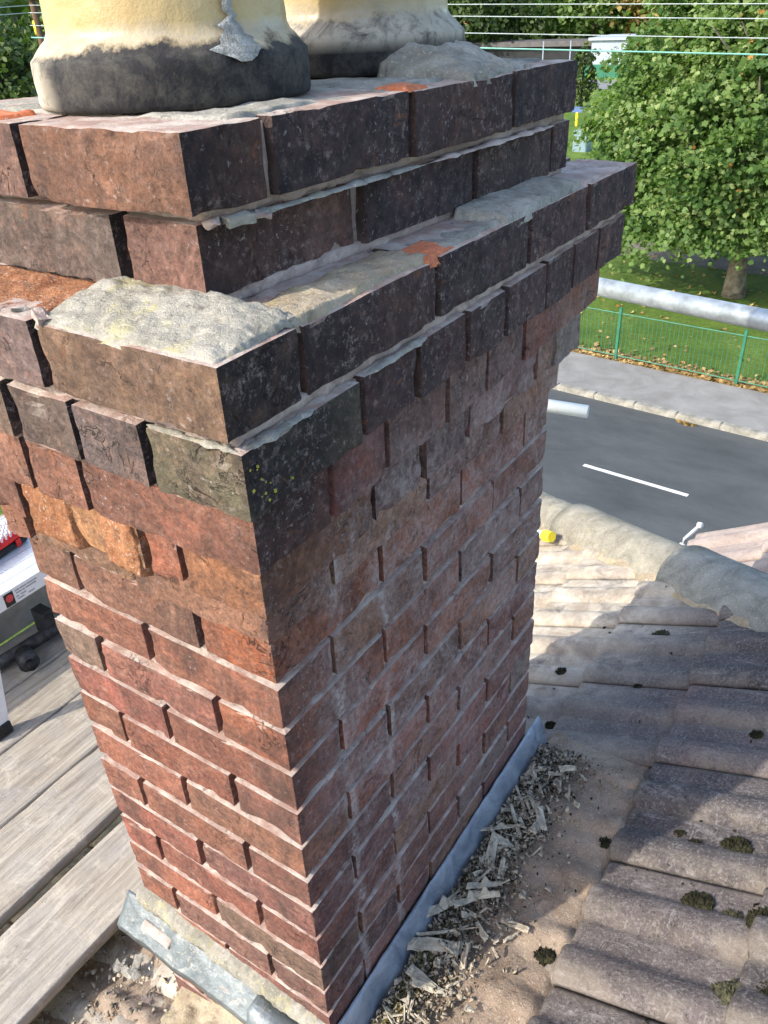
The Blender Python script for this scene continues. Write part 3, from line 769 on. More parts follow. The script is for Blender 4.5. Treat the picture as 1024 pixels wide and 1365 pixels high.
LJ = {7: [-.214], 6: [-.119, -.34], 5: [-.147, -.375], 4: [-.031, -.130, -.235, -.345, -.45], 3: [-.163, -.256, -.43],
      2: [-.063, -.121, -.331], 1: [-.200, -.40]}
RJ = {7: [.088, .307, .531], 6: [.229, .458, .665], 5: [.014, .246, .471, .664], 4: [.090, .195, .306, .407, .530, .631, .731],
      3: [.047, .155, .292, .401, .520, .640], 2: [.154, .270, .391, .620, .690], 1: [.104, .330, .561]}
for k in range(0, -17, -1):
    if k % 2 == 0: LJ[k] = [-.117, -.345]; RJ[k] = [.222, .447, .675]
    else: LJ[k] = [-.230]; RJ[k] = [.106, .335, .560]
GL = {6: .017, 7: .013, 4: .011, 5: .011, 2: .011}
FIX = {  # (course, face, index) -> colour, soot : bricks that stand out
 (7,'C'): ((.27,.145,.095),.3), (7,'L',0): ((.26,.15,.12),.3), (6,'C'): ((.27,.16,.125),.35), (6,'L',0): ((.21,.175,.15),.35), (6,'L',1): ((.2,.17,.15),.3),
 (5,'C'): ((.29,.165,.115),.50), (5,'L',0): ((.25,.175,.16),.25), (4,'C'): ((.24,.20,.135),.65), (4,'L',0): ((.215,.185,.155),.35), (4,'L',1): ((.22,.165,.14),.35), (4,'L',2): ((.30,.19,.15),.25),
 (3,'C'): ((.33,.15,.10),.55), (3,'L',0): ((.38,.17,.11),.15), (3,'L',1): ((.38,.18,.12),.15),
 (2,'C'): ((.42,.19,.10),.25), (2,'L',0): ((.46,.19,.11),.05), (2,'L',1): ((.52,.28,.13),.05), (1,'C'): ((.45,.23,.14),.15), (1,'L',0): ((.30,.15,.10),.2),
 (0,'C'): ((.42,.13,.06),.1), (-1,'C'): ((.42,.17,.10),.1), (0,'L',1): ((.27,.12,.09),.2), (-2,'L',1): ((.26,.19,.14),.1), (-2,'C'): ((.40,.15,.08),.1),
}
def add_brick(cx, cy, z0, lx, ly, ang, k, face, idx):
    er = {3: .006, 2: .010, 1: .009, 4: .007}.get(k, .0062)
    rg = 0.0016 if k in (1, 2, 3) else .0009
    hidden = face == 'B'
    cell = (.03, .03, .02) if hidden else (.0085, .0085, .0075)
    sd_ = random.uniform(0, 90)
    V, Fc = block(lx, ly, BH+random.uniform(-.0015, .0015), cell, .0014, sd_, er, rg)
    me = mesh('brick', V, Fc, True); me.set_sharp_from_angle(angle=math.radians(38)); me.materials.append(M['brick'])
    o = link('brick', me, None, stack, loc=(cx, cy, z0+BH/2+random.uniform(-.0008, .0008)), rot=(random.uniform(-.005, .005), random.uniform(-.005, .005), ang+random.uniform(-.006, .006)))
    key = (k, face, idx) if face != 'C' else (k, 'C')
    if key in FIX: col, so = FIX[key]
    else:
        r_ = random.random()
        if k >= 4: col = random.choice(DARKS) if face == 'R' else random.choice(GREYS); so = random.uniform(.55, .95) if face == 'R' else .3  # oversail right face darker: soot plus its shade painted in
        elif k >= 2: col = random.choice([(.40, .155, .11), (.36, .20, .16), (.42, .33, .30), (.20, .10, .09), (.38, .135, .105)]) if face == 'R' else random.choice(REDS+DARKS); so = random.uniform(.05, .55)
        else:
            col = random.choice(REDS if r_ < .86 else [(.25, .17, .12), (.24, .13, .10)]); so = random.uniform(0, .25)
            if face == 'R':
                col = random.choice([(.44, .16, .10), (.40, .155, .10), (.47, .20, .125), (.36, .16, .115), (.42, .18, .12), (.43, .26, .21), (.33, .16, .12), (.24, .12, .10), (.46, .23, .15)])  # right-face bricks coloured brighter to lift the shaded side
                so = random.uniform(.0, .15)
    col = tuple(c*random.uniform(.9, 1.1) for c in col)
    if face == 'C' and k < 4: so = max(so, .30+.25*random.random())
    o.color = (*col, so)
    return o
for k in range(7, -17, -1):
    P0, P1, P2, P3 = rects[k]; z0 = k*CO-BH
    gl = GL.get(k, G)
    ang = math.atan2(P1.x-P0.x, P1.y-P0.y)
    def xr(y): return P0.x+(P1.x-P0.x)*(y-P0.y)/(P1.y-P0.y)
    lj = [x for x in LJ[k] if x > P3.x+.03]; rj = [y for y in RJ[k] if y < P1.y-.03]
    jit = lambda s=.0015: random.uniform(-s, s)
    # corner brick
    lx = P0.x-lj[0]-gl/2; ly = rj[0]-G/2-P0.y
    add_brick(P0.x-lx/2+jit(.0008), P0.y+ly/2+jit(.0008), z0, lx, ly, -ang*.5, k, 'C', 0)
    # left face
    xs = lj+[P3.x-gl/2]
    for i in range(len(xs)-1):
        a, b = xs[i+1]+gl/2, xs[i]-gl/2
        last = i == len(xs)-2; d = .215 if (last and k % 2) else .102
        off = jit() + (.006 if (k == 1 and i == 0) else 0)
        add_brick((a+b)/2, P3.y+d/2+off, z0, b-a, d, 0, k, 'L', i)
    # right face
    ys = rj+[P1.y+G/2]
    for i in range(len(ys)-1):
        a, b = ys[i]+G/2, ys[i+1]-G/2; d = .102
        if i == len(ys)-2: d = .215 if b-a < .15 else .102
        ym = (a+b)/2; add_brick(xr(ym)-d/2+jit(.0018), ym, z0, d, b-a, -ang, k, 'R', i)
    # back and far-left faces
    ymax = P1.y; xL = P2.x; x = P1.x-(.225 if (ys[-1]-ys[-2]) < .16 else .112)
    while x > xL+.05:
        x2 = max(x-.215, xL); add_brick((x+x2)/2, ymax-.051, z0, x-x2, .102, 0, k, 'B', 0); x = x2-G
    y = P3.y+(.225 if k % 2 else .112)
    while y < ymax-.17:
        y2 = min(y+.215, ymax-.112); add_brick(xL+.051, (y+y2)/2, z0, .102, y2-y, 0, k, 'B', 0); y = y2+G
# mortar: a recessed body for each course and a ragged bed between courses
def prism_block(q, z0, z1, seed, amp=.003, cell=.02):
    """ragged-sided slab following quad q"""
    pts = []; Pn = [q[3], q[0], q[1], q[2]]
    for a, b in zip(Pn, Pn[1:]+Pn[:1]):
        n = max(2, int((b-a).length/cell)); n_ = Vector(((b-a).y, -(b-a).x)).normalized()
        for i in range(n):
            p = a.lerp(b, i/n); pts.append((p, n_ if i else Vector((0, 0))))
    V = []; Fc = []; n = len(pts); zs = [z0, z0+(z1-z0)*.33, z0+(z1-z0)*.66, z1]
    for z in zs:
        for p, nn in pts:
            d = amp*FB((p.x, p.y, z*1.5), 45, seed, 3) - amp*.3
            V.append((p.x+nn.x*d, p.y+nn.y*d, z))
    for r in range(3):
        for i in range(n): j = (i+1) % n; Fc.append((r*n+i, r*n+j, (r+1)*n+j, (r+1)*n+i))
    Fc.append(tuple(3*n+i for i in range(n))); Fc.append(tuple(n-1-i for i in range(n)))
    return V, Fc
def inset(q, l, r, b=.01): return [q[0]+Vector((-r, l)), q[1]+Vector((-r, -b)), q[2]+Vector((b, -b)), q[3]+Vector((b, l))]
def qmin(a, b): return [Vector((min(a[0].x, b[0].x), max(a[0].y, b[0].y))), Vector((min(a[1].x, b[1].x), min(a[1].y, b[1].y))), Vector((max(a[2].x, b[2].x), min(a[2].y, b[2].y))), Vector((max(a[3].x, b[3].x), max(a[3].y, b[3].y)))]
V = []; Fc = []
def addm(v, f):
    n = len(V); V.extend(v); Fc.extend([tuple(i+n for i in q_) for q_ in f])
for k in range(7, -17, -1):
    z1 = k*CO; z0 = z1-BH
    addm(*prism_block(inset(rects[k], .013 if k < 4 else .02, .007 if k < 2 else .010), z0-.001, z1-.004, k*3.1, .003))
    if k > -16:
        a, b = rects[k], rects[k-1]
        addm(*prism_block(inset(qmin(a, b), .0100 if k not in (7,) else .016, .0085 if k < 2 else .005), z1-CO-.0015, z0+.0015, k*5.7, .0055, .012))
link('mortar_joints', mesh('mortar_joints', V, Fc, True), M['mortar'], stack)

# lumps, fillets and slabs of mortar lying on the ledges
def patch(name, x0, x1, y0, y1, zf, mat, parent, nx=40, ny=24, edge=.012, seed=1., thick=.03, smooth=True, rot=0., skirt=True):
    """a lump over a rectangle with ragged outline; zf(u,v) gives height above base z"""
    V = []; Fc = []
    for i in range(nx+1):
        for j in range(ny+1):
            u, v = i/nx, j/ny
            x = x0+(x1-x0)*u; y = y0+(y1-y0)*v
            e = min(u, 1-u, v, 1-v)
            if e < .001:
                x += edge*FB((u*3, v*3, seed), 5, seed); y += edge*FB((u*3, v*3, seed+7), 5, seed)
            z = zf(u, v, x, y)
            if e < .001: z -= thick
            V.append((x, y, z))
    for i in range(nx):
        for j in range(ny): a = i*(ny+1)+j; Fc.append((a, a+ny+1, a+ny+2, a+1))
    return link(name, mesh(name, V, Fc, smooth), mat, parent)
zC = .375
patch('mortar_lump', -.146, .074, -.086, .012, lambda u, v, x, y: zC+.0015+.015*min(1, v*1.25)**1.2*(1-.55*u**2)+.004*min(1, 12*min(u, 1-u))*min(1, 8*v)+.005*min(1, 5*v)*FB((x, y, 0), 15, 3, 4)+.002*FB((x, y, 0), 60, 5), M['mortar_pale'], stack, 90, 46, .003, 2., .006)
patch('broken_brick_bed', -.40, -.150, -.080, .012, lambda u, v, x, y: zC+.0+.008*v+.004*FB((x, y, 0), 16, 8)+.002*FB((x, y, 0), 60, 8), M['core'], stack, 50, 24, .006, 3., .02)
patch('mortar_bed', .006, .072, -.02, .24, lambda u, v, x, y: zC+.001+.004*(1-abs(2*u-1))+.004*u+.004*FB((x, y, 0), 26, 12)+.0015*FB((x, y, 0), 90, 5), M['ochre'], stack, 22, 60, .004, 4., .012)
patch('mortar_bed', .012, .072, .25, .42, lambda u, v, x, y: zC-.001+.004*u+.003*FB((x, y, 0), 26, 13), M['mortar_grey'], stack, 20, 44, .004, 5., .012)
patch('red_brick_dust', .030, .076, .228, .290, lambda u, v, x, y: zC+.0035+.003*FB((x, y, 0), 30, 14), M['reddust'], stack, 20, 22, .008, 6., .010)
patch('cement_slab', .006, .080, .405, .640, lambda u, v, x, y: zC+.009+.005*(1-u)+.002*FB((x, y, 0), 20, 15)+.001*FB((x, y, 0), 80, 5), M['mortar_grey'], stack, 26, 60, .003, 7., .016)
patch('mortar_bed', .012, .078, .655, .84, lambda u, v, x, y: zC+.000+.004*(1-v)+.003*FB((x, y, 0), 30, 16), M['mortar'], stack, 20, 40, .004, 8., .010)
# smear of mortar along the ledge over the fourth course
def ribbon(name, pts, wdt, h, mat, seed, parent=stack, n=80, dirn=Vector((1, 0, 0))):
    """a squeezed ribbon of mortar along a polyline"""
    V = []; Fc = []; m_ = 7; P = [Vector(p) for p in pts]; Ls = [0]
    for a, b in zip(P, P[1:]): Ls.append(Ls[-1]+(b-a).length)
    for i in range(n+1):
        s = Ls[-1]*i/n; q = next(j for j in range(len(P)-1) if s <= Ls[j+1]+1e-9); t = (s-Ls[q])/(Ls[q+1]-Ls[q]); c = P[q].lerp(P[q+1], t)
        amp = (.45+.9*abs(FB((s*2, seed, 0), 12, seed, 3)))*min(1, 8*min(i/n, 1-i/n)+.05)
        for j in range(m_):
            a = PI*j/(m_-1); v = c+dirn*(math.cos(a)*wdt*.5*amp)+Vector((0, 0, math.sin(a)*h*amp))
            v += Vector((1, 1, .6))*.0015*FB(v, 60, seed); V.append(v)
    for i in range(n):
        for j in range(m_-1): a = i*m_+j; Fc.append((a, a+1, a+m_+1, a+m_))
    return link(name, mesh(name, V, Fc, True), mat, parent)
ribbon('mortar_smear', [(.081, -.075, .299), (.0815, .02, .299)], .020, .004, M['mortar_grey'], 1.)
ribbon('mortar_smear', [(.0805, .10, .299), (.0805, .215, .300)], .020, .005, M['mortar_grey'], 2.)
ribbon('mortar_smear', [(-.005, .02, .449), (.012, .34, .449)], .020, .0045, M['mortar_grey'], 3.)
ribbon('mortar_smear', [(.012, .34, .449), (.026, .66, .449)], .022, .0045, M['mortar'], 4.)
ribbon('mortar_smear', [(-.03, -.080, .299), (.078, -.080, .299)], .012, .004, M['mortar_pale'], 5., dirn=Vector((0, 1, 0)))
for i, (x, y, z, s_) in enumerate([(-.004, .012, .450, .010), (.004, .034, .450, .012), (.008, .062, .450, .007), (.060, .008, .379, .012), (-.140, -.078, .378, .012), (-.185, -.072, .376, .008)]):
    Vb, Fb = block(s_*2.2, s_*1.5, s_*.7, (s_*.3,)*3, s_*.06, i*3.+.7, s_*1.4, s_*.16)
    link('mortar_flake', mesh('mortar_flake', Vb, Fb), M['mortar_grey'] if i % 2 else M['mortar'], stack, loc=(x, y, z+s_*.15), rot=(random.uniform(-.3, .3), random.uniform(-.3, .3), random.uniform(0, 3)))
# crumbled orange brick hearts on the left face
for (x0, x1, zc, k, yy) in ((-.322, -.235, .10, 2, -.0485), (-.19, -.13, .10, 2, -.0485)):
    nx, nz = 30, 16; V = []; Fc = []
    for i in range(nx+1):
        for j in range(nz+1):
            u, v = i/nx, j/nz; x = x0+(x1-x0)*u; z = zc-.030+.075*v if k == 2 else zc-.004+.062*v
            e = min(u, 1-u, v, 1-v); h = .0005+.002*min(1, e*6)+.0030*FB((x, 0, z), 24, 20, 4)+.0018*FB((x, 0, z), 90, 3)
            if e < .001: h = -.012; x += .008*N3((x, z, 0), 40); z += .006*N3((x, z, 0), 40, 5)
            V.append((x, yy-h, z))
    for i in range(nx):
        for j in range(nz): a = i*(nz+1)+j; Fc.append((a, a+nz+1, a+nz+2, a+1))
    link('spalled_face', mesh('spalled_face', V, Fc, True), M['core'] if k == 2 else m_mortar('pinkish_brick_core', (.42, .20, .13), (.56, .36, .25), 22, .006, .4), stack)
# wedge of pale mortar in the open joint of the left face
ribbon('mortar_plug', [(-.129, -.060, .178), (-.129, -.066, .222)], .010, .005, M['mortar_pale'], 7., dirn=Vector((1, 0, 0)))
# yellow lichen by the corner of the fourth course
for i in range(16):
    y, z, q_ = -.066+random.gauss(0, .009), .268+random.gauss(0, .014), random.uniform(.0010, .0030)
    if z > .292 or z < .243 or y < -.078: continue
    Vb, Fb = block(.0018, q_*1.2, q_, (q_*.2,)*3, .0003, i*3., q_*.9, q_*.15)
    link('lichen', mesh('lichen', Vb, Fb, True), M['lichen'], stack, loc=(.0855, y, z), rot=(random.uniform(0, 3), 0, 0))
# ---- lead
def sheet(name, rows, mat, parent, thick=.0022):
    """rows: list of polylines with equal counts"""
    n = len(rows[0]); V = [Vector(p) for r in rows for p in r]; Fc = []
    V = [v+Vector((.3, .3, 1))*.0022*FB(v, 22, 3) for v in V]
    for i in range(len(rows)-1):
        for j in range(n-1): a = i*n+j; Fc.append((a, a+n, a+n+1, a+1))
    me = mesh(name, V, Fc, True); o = link(name, me, mat, parent)
    md = o.modifiers.new('t', 'SOLIDIFY'); md.thickness = thick; return o
rows = []
for i in range(90):
    y = -.16+i*.0112; w_ = .003*math.sin(i*.7)+.005*noise.noise(Vector((y*14, 0, 0))); e = .004*noise.noise(Vector((y*30, 5, 0)))
    rows.append([(.004, y, -.868+e), (.009+w_*.3, y, -.872+e), (.016+w_*.6, y, -.893), (.024+w_, y, -.912), (.032+w_, y, -.940), (.040+w_, y, -.985), (.06, y, -1.01)])
sheet('lead_flashing', rows, M['lead'], stack)
# flap of lead wrapped round the foot of the near corner
rows = []
for i in range(20):
    a = i/19; y = -.20+.24*a; rows.append([(.0035, y, -.845-.03*a), (.010, y, -.86-.03*a), (.015, y, -.885-.02*a), (.016, y, -.93)])
sheet('lead_corner_flap', rows, M['lead'], stack)
# apron tray on the left face
rows = []
for i in range(50):
    x = -.495+i*.0098; s = noise.noise(Vector((x*16, 2, 0)))
    rows.append([(x, -.002, -.866), (x, -.008, -.871), (x, -.026+.003*s, -.896), (x, -.044+.003*s, -.918+.003*s), (x, -.0455+.003*s, -.9195+.003*s), (x, -.0455+.004*s, -.938+.006*s)])
la = sheet('lead_apron', rows, M['lead_old'], stack); la.data.set_sharp_from_angle(angle=math.radians(30))
rows = []
for i in range(16):
    x = -.47+i*.0085; rows.append([(x, -.020, -.955), (x-.002, -.018, -.985+.010*math.sin(i)), (x-.004, -.012, -1.015-.0012*i)])
sheet('lead_underlap', rows, M['lead_b'], stack)
rows = []
for i in range(12):
    t = i/11; x = -.145+.10*t; rows.append([(x, -.012, -.868-.012*t), (x, -.045-.01*math.sin(t*3), -.872-.01*t), (x+.004, -.060, -.905-.008*t), (x+.012, -.058, -.955)])
sheet('lead_folded_ear', rows, M['lead_old'], stack, .003)
# ragged squeeze of cement over the apron
V = []; Fc = []; NS = 120
for i in range(NS+1):
    x = -.452+i*.447/NS; nz = FB((x, 0, 0), 26, 31, 3)
    prof = [(.004, -.822-.004*nz), (-.010-.004*nz, -.826-.006*nz), (-.019-.006*nz, -.838-.006*nz), (-.016-.004*nz, -.854+.006*nz), (.004, -.862)]
    for j, (y, z) in enumerate(prof): V.append((x, y+.003*FB((x, y, z), 70, 3), z-.03*(i/NS)+.002*FB((x, z, 0), 90, 9)))
for i in range(NS):
    for j in range(4): a = i*5+j; Fc.append((a, a+5, a+6, a+1))
link('cement_bead', mesh('cement_bead', V, Fc, True), M['mortar_pale'], stack)
for i, (x, y, z, L, W_, H) in enumerate([(-.395, -.028, -.895, .075, .022, .012), (-.20, -.026, -.903, .06, .014, .007)]):
    Vb, Fb = block(L, W_, H, (.006, .005, .004), .002, i*7.+2, .006, .002)
    link('mortar_slip', mesh('mortar_slip', Vb, Fb, True), M['mortar'], stack, loc=(x, y, z), rot=(.55, .05, .02))
# flaunching against the second pot
patch('flaunching', -.110, .020, .425, .620, lambda u, v, x, y: .525+.046*(1-u)**.9*min(1, 5*v+.2)*min(1, 2.5*(1-v))+.007*FB((x, y, 0), 18, 41)+.003*FB((x, y, 0), 60, 5), M['mortar_grey'], stack, 44, 44, .010, 9., .012)
patch('flaunching', -.40, -.01, .05, .70, lambda u, v, x, y: .5265+.004*FB((x, y, 0), 10, 43)+.0025*FB((x, y, 0), 40, 5), M['mortar_grey'], stack, 60, 80, .012, 10., .008)
patch('red_brick_dust', -.435, -.25, .000, .05, lambda u, v, x, y: .528+.003*FB((x, y, 0), 26, 44), M['reddust'], stack, 30, 12, .006, 11., .008)
patch('red_brick_dust', -.03, .012, .295, .345, lambda u, v, x, y: .5275+.002*FB((x, y, 0), 30, 45), M['reddust'], stack, 12, 12, .006, 12., .006)

# ---- the two pots
def pot(cx, cy, rb, rt, label, seed):
    r0 = empty('chimney_pot', (cx, cy, .525), label, 'chimney pot', 'cream clay chimney pots')
    prof = [(rb-.010, .0015), (rb-.002, .003), (rb, .008), (rb+.001, .026), (rb, .043), (rb-.003, .046), (rt+.009, .056), (rt+.004, .060), (rt+.0005, .066), (rt, .078), (rt-.001, .10), (rt-.003, .16), (rt-.006, .22), (rt-.010, .32), (rt-.014, .44), (rt-.004, .45), (rt, .47), (rt-.004, .49), (rt-.022, .49), (rt-.024, .46), (rt-.03, .05)]
    P = []
    for a, b in zip(prof, prof[1:]):
        n = max(1, int(math.hypot(b[0]-a[0], b[1]-a[1])/.006)) if a[1] < .12 else 3
        for i in range(n): t = i/n; P.append((a[0]+(b[0]-a[0])*t, a[1]+(b[1]-a[1])*t))
    P.append(prof[-1]); b = MB().lathe(P, (0, 0, 0), 110)
    for v in b.v:
        n = Vector((v.x, v.y, 0)).normalized(); w_ = Vector((v.x+cx, v.y+cy, v.z))
        amp = .0028 if v.z < .05 else .0010
        v += n*(amp*FB(w_, 18, seed, 3)+.0008*FB(w_, 60, seed, 2)); 
    me = mesh('pot_body', b.v, b.f, True); o = link('pot_body', me, M['pot'], r0, loc=(cx, cy, .525)); return r0
p1 = pot(-.192, .178, .1365, .1165, 'cream clay chimney pot with a black tarred foot, nearer the camera', 1.)
p2 = pot(-.205, .530, .139, .117, 'cream clay chimney pot further back, its foot banked with mortar on the right', 2.)
# white splash on the first pot
V = []; Fc = []; th0 = -.30
for i in range(17):
    z = .563+.0036*i; wd = (.004, .011, .017, .021, .020, .015, .013, .009, .010, .006, .005, .006, .004, .005, .004, .005, .003)[i]*(1+.5*noise.noise(Vector((i*1.1, 0, 0))))
    for j in range(7):
        a = th0+(j/6-.5)*wd/.12*2+.07*noise.noise(Vector((i*.55, 4, 0)))+.02*noise.noise(Vector((i*1.3, j*.9, 0))); r_ = (.1405 if z < .570 else .1355 if z < .576 else .1290 if z < .582 else .1245 if z<.592 else .1195)+.0012*(1-abs(j-3)/3)
        V.append((-.192+r_*math.cos(a), .178+r_*math.sin(a), z))
for i in range(16):
    for j in range(6): a = i*7+j; Fc.append((a, a+1, a+8, a+7))
link('lime_splash', mesh('lime_splash', V, Fc, True), m_mortar('white_lime', (.26, .26, .24), (.50, .51, .50), 60, .005, .5), p1)

# ------------------------------------------------------------------ debris in the back gutter
patch('gutter_mortar', .030, .300, -.25, .90, lambda u, v, x, y: roofz(x)+.068*(1-u)**.8+.012+.014*max(0, math.sin((y-.03)*2*PI/.1425))*u+.006*FB((x, y, 0), 9, 51)+.003*FB((x, y, 0), 34, 6)-.03*max(0, u-.9)*10*.6 - max(0, v-.88)*.28, M['sand'], house, 60, 170, .018, 13., .04)
rg = random.Random(4)
def sliver_mesh(L, w_, h, seed):
    V, Fc = block(L, w_, h, (L/7, w_/2, h/2), min(w_, h)*.10, seed, w_*1.6, w_*.10)
    r_ = random.Random(seed); tp_ = r_.uniform(.1, .6); bw = r_.uniform(-.012, .012); cut = r_.uniform(-.3, .3)
    for v in V:
        t = (v.x/L+.5); v.y = v.y*(1-tp_*t)+bw*4*t*(1-t)*L; v.z = v.z*(1-.35*tp_*t)+.02*L*math.sin(t*4+seed); v.x += cut*v.y*(1 if t > .5 else -1)
    return mesh('sliver', V, Fc)
big = [(.038, .315, .070, .011, 1.35), (.060, .262, .060, .010, 1.0), (.066, .235, .075, .012, .75), (.082, .170, .050, .010, .2), (.100, .160, .045, .010, .6), (.068, .47, .055, .010, 2.2),
       (.064, .62, .050, .007, 2.7), (.078, .56, .055, .006, 2.6), (.11, .60, .050, .006, 2.8), (.09, .39, .050, .009, 1.0), (.10, .37, .045, .010, .8), (.08, .35, .050, .009, 1.3), (.125, .585, .042, .009, 2.5), (.105, .44, .035, .007, 2.2), (.055, .53, .06, .006, .9), (.08, .5, .04, .01, .4)]
def gz(x, y): return roofz(x)+.068*max(0, 1-(x-.030)/.270)**.8+.017
smesh = [sliver_mesh(1., .12+.035*k, .10, k*2.+1) for k in range(8)]
for b in smesh: b.materials.append(M['sliver'])
smesh2 = [b.copy() for b in smesh]
for b in smesh2: b.materials.clear(); b.materials.append(M['sliver_d'])
cnt = 0
ORD = ['nearest', 'second', 'third', 'fourth', 'fifth', 'sixth', 'seventh', 'eighth', 'ninth', 'tenth', 'eleventh', 'twelfth', 'thirteenth', 'fourteenth', 'fifteenth', 'farthest']
big.sort(key=lambda q: q[1])
for bi, (x, y, L, w_, a) in enumerate(big):
    o = link('mortar_sliver', rg.choice(smesh), None, None, loc=(x, y, gz(x, y)+.014), rot=(rg.uniform(-.3, .3), rg.uniform(-.25, .1), a-.35))
    o.scale = (L*1.4, w_*6.5, w_*5.5); tag(o, ('long pale splinter on the gutter heap, %s counting from the near chimney corner' % ORD[bi]), 'splinter', 'long pale splinters in the gutter')
while cnt < 190:
    y = rg.uniform(-.05, .74); x = .044+abs(rg.gauss(0, .055+.02*(y < .4)))+.012*(y < .35)
    if x > .20: continue
    L = rg.uniform(.014, .05)*rg.choice((.7, 1, 1, 1.2)); w_ = rg.uniform(.0055, .013); cnt += 1
    o = link('mortar_sliver', rg.choice(smesh if rg.random() < .35 else smesh2), None, None, loc=(x, y, gz(x, y)+rg.uniform(.0, .016)), rot=(rg.uniform(-1.2, 1.2), rg.uniform(-.6, .5), rg.uniform(0, PI)))
    o.scale = (L, w_*rg.uniform(2.2, 5), w_*rg.uniform(2, 5)); tag(o, 'short broken splinter in the rubble heap beside the lead flashing', 'splinter', 'short splinters in the gutter')
# fine rubble
def rubble(name, n, fn, smin, smax, mat, label, seed):
    rr = np.random.default_rng(seed); tet = np.array([(1, 1, 1), (1, -1, -1), (-1, 1, -1), (-1, -1, 1), (1.2, 0, 0), (0, 0, 1.2)])*.6
    f = [(0, 1, 4), (0, 4, 2), (1, 3, 4), (4, 3, 2), (0, 5, 1), (0, 2, 5), (1, 5, 3), (5, 2, 3)]
    V = []; I = []
    for i in range(n):
        p = fn(rr); s = smin+(smax-smin)*rr.random()**2.2; q = rr.normal(0, 1, (3, 3)); q, _ = np.linalg.qr(q)
        V.append((tet*np.array([1, .75, .5])*rr.uniform(.7, 1.3, (6, 3))*s) @ q + np.array(p)); I += [i*6+k for t in f for k in t]
    o = link(name, tri_mesh(name, np.concatenate(V), 3, I), mat); return tag(o, label, 'rubble', kind='stuff')
def f1(r):
    y = r.uniform(-.10, .80); x = .036+abs(r.normal(0, .056)); return (x, y, gz(x, y)+r.uniform(-.002, .010))
rubble('gutter_rubble', 5200, f1, .0015, .0110, M['sliver_d'], 'loose crumbs of mortar and grit filling the gutter beside the chimney', 1)
rubble('gutter_grit', 2800, lambda r: (lambda q: (q[0]+.006, q[1], q[2]+.006))(f1(r)), .001, .0055, M['moss'], 'dark crumbs of moss and soil among the splinters in the gutter', 2)
def f2(r):
    x = r.uniform(.1, .7); y = r.uniform(-.1, 1.5); return (x, y, roofz(x)+.018+r.uniform(0, .012))
rubble('roof_grit', 260, f2, .001, .003, M['mosspale'], 'scattered specks of grit on the grey roof tiles', 3)
def f5(r):
    x = r.uniform(-.15, .75); y = r.uniform(.15, 1.6); q = round((y-Y0)/(TW/2))*(TW/2)+Y0 + r.normal(0, .018) - .01
    return (x, q, roofz(x)+.017*(1-((x-X0) % GAUGE)/.36)+.004)
rubble('moss_crumbs', 190, f5, .002, .0085, M['moss'], 'small dark moss crumbs caught along the seams of the roof tiles', 6)
# dry grass and roots in the gutter
V = []; I = []; rr = np.random.default_rng(8)
for i in range(420):
    y = rr.choice([.40, .22, .05, .12, .55])+rr.normal(0, .045); x = .052+abs(rr.normal(0, .014)); z = gz(x, y)+.004; a = rr.uniform(0, 6.28); L = rr.uniform(.01, .03)
    p0 = np.array([x, y, z]); p1_ = p0+np.array([math.cos(a)*L*.6, math.sin(a)*L*.6, L*.4]); p2_ = p0+np.array([math.cos(a)*L, math.sin(a)*L, L*.15*rr.random()]); s = np.array([-math.sin(a), math.cos(a), .3])*.0006
    n0 = len(V); V += [p0-s, p0+s, p1_+s, p1_-s, p2_]; I += [n0, n0+1, n0+2, n0, n0+2, n0+3, n0+3, n0+2, n0+4]
tag(link('dry_grass', tri_mesh('dry_grass', np.array(V), 3, I), m_simple('dry_grass', (.14, .12, .045), .9, .4, 30)), 'wisps of dry grass and roots growing along the lead flashing', 'dry grass', kind='stuff')
# moss cushions on the tiles
def moss(x, y, r, mat, label, seed, flat=.42):
    V = []; Fc = []; NR, NA = 9, 26
    for i in range(NR+1):
        for j in range(NA):
            a = 2*PI*j/NA; t = i/NR; rr = r*t*(1+.30*N3((math.cos(a), math.sin(a), seed), 1.7)+.12*N3((math.cos(a)*3, math.sin(a)*3, seed), 2))
            h = flat*r*math.sqrt(max(0, 1-t*t))*(1+.5*N3((t*3, a, seed), 2.))+.0016*N3((math.cos(a)*t*9, math.sin(a)*t*9, seed), 3)
            if i == NR: h = -.012
            V.append((math.cos(a)*rr*1.2, math.sin(a)*rr, h))
    for i in range(NR):
        for j in range(NA): k = (j+1) % NA; Fc.append((i*NA+j, (i+1)*NA+j, (i+1)*NA+k, i*NA+k))
    n0 = len(V)
    rgm = random.Random(seed)
    for q_ in range(int(60+r*3000)):          # tufts
        t = math.sqrt(rgm.random())*.98; a = rgm.uniform(0, 2*PI); px, py = math.cos(a)*t*r*1.2, math.sin(a)*t*r; h = flat*r*math.sqrt(max(0, 1-t*t)); s = .0015+.002*rgm.random()
        k = len(V); V += [(px-s, py, h-.001), (px+s*.6, py+s, h-.001), (px+s*.4, py-s, h-.001), (px+rgm.uniform(-s, s), py+rgm.uniform(-s, s), h+s*1.9)]; Fc += [(k, k+1, k+3), (k+1, k+2, k+3), (k+2, k, k+3)]
    ph = ((y-Y0) % (TW/2))/(TW/2); lift = .0155*math.sin(PI*ph/.5)**.8 if 0 < ph < .5 else 0; xx = (x-X0) % GAUGE
    o = link('moss_cushion', mesh('moss_cushion', V, Fc, False), mat, None, loc=(x, y, roofz(x)+lift+.017*(1-xx/.36)+.001), rot=(0, -TH, random.uniform(-.2, .2)))
    return tag(o, label, 'moss', 'moss cushions on the roof tiles')
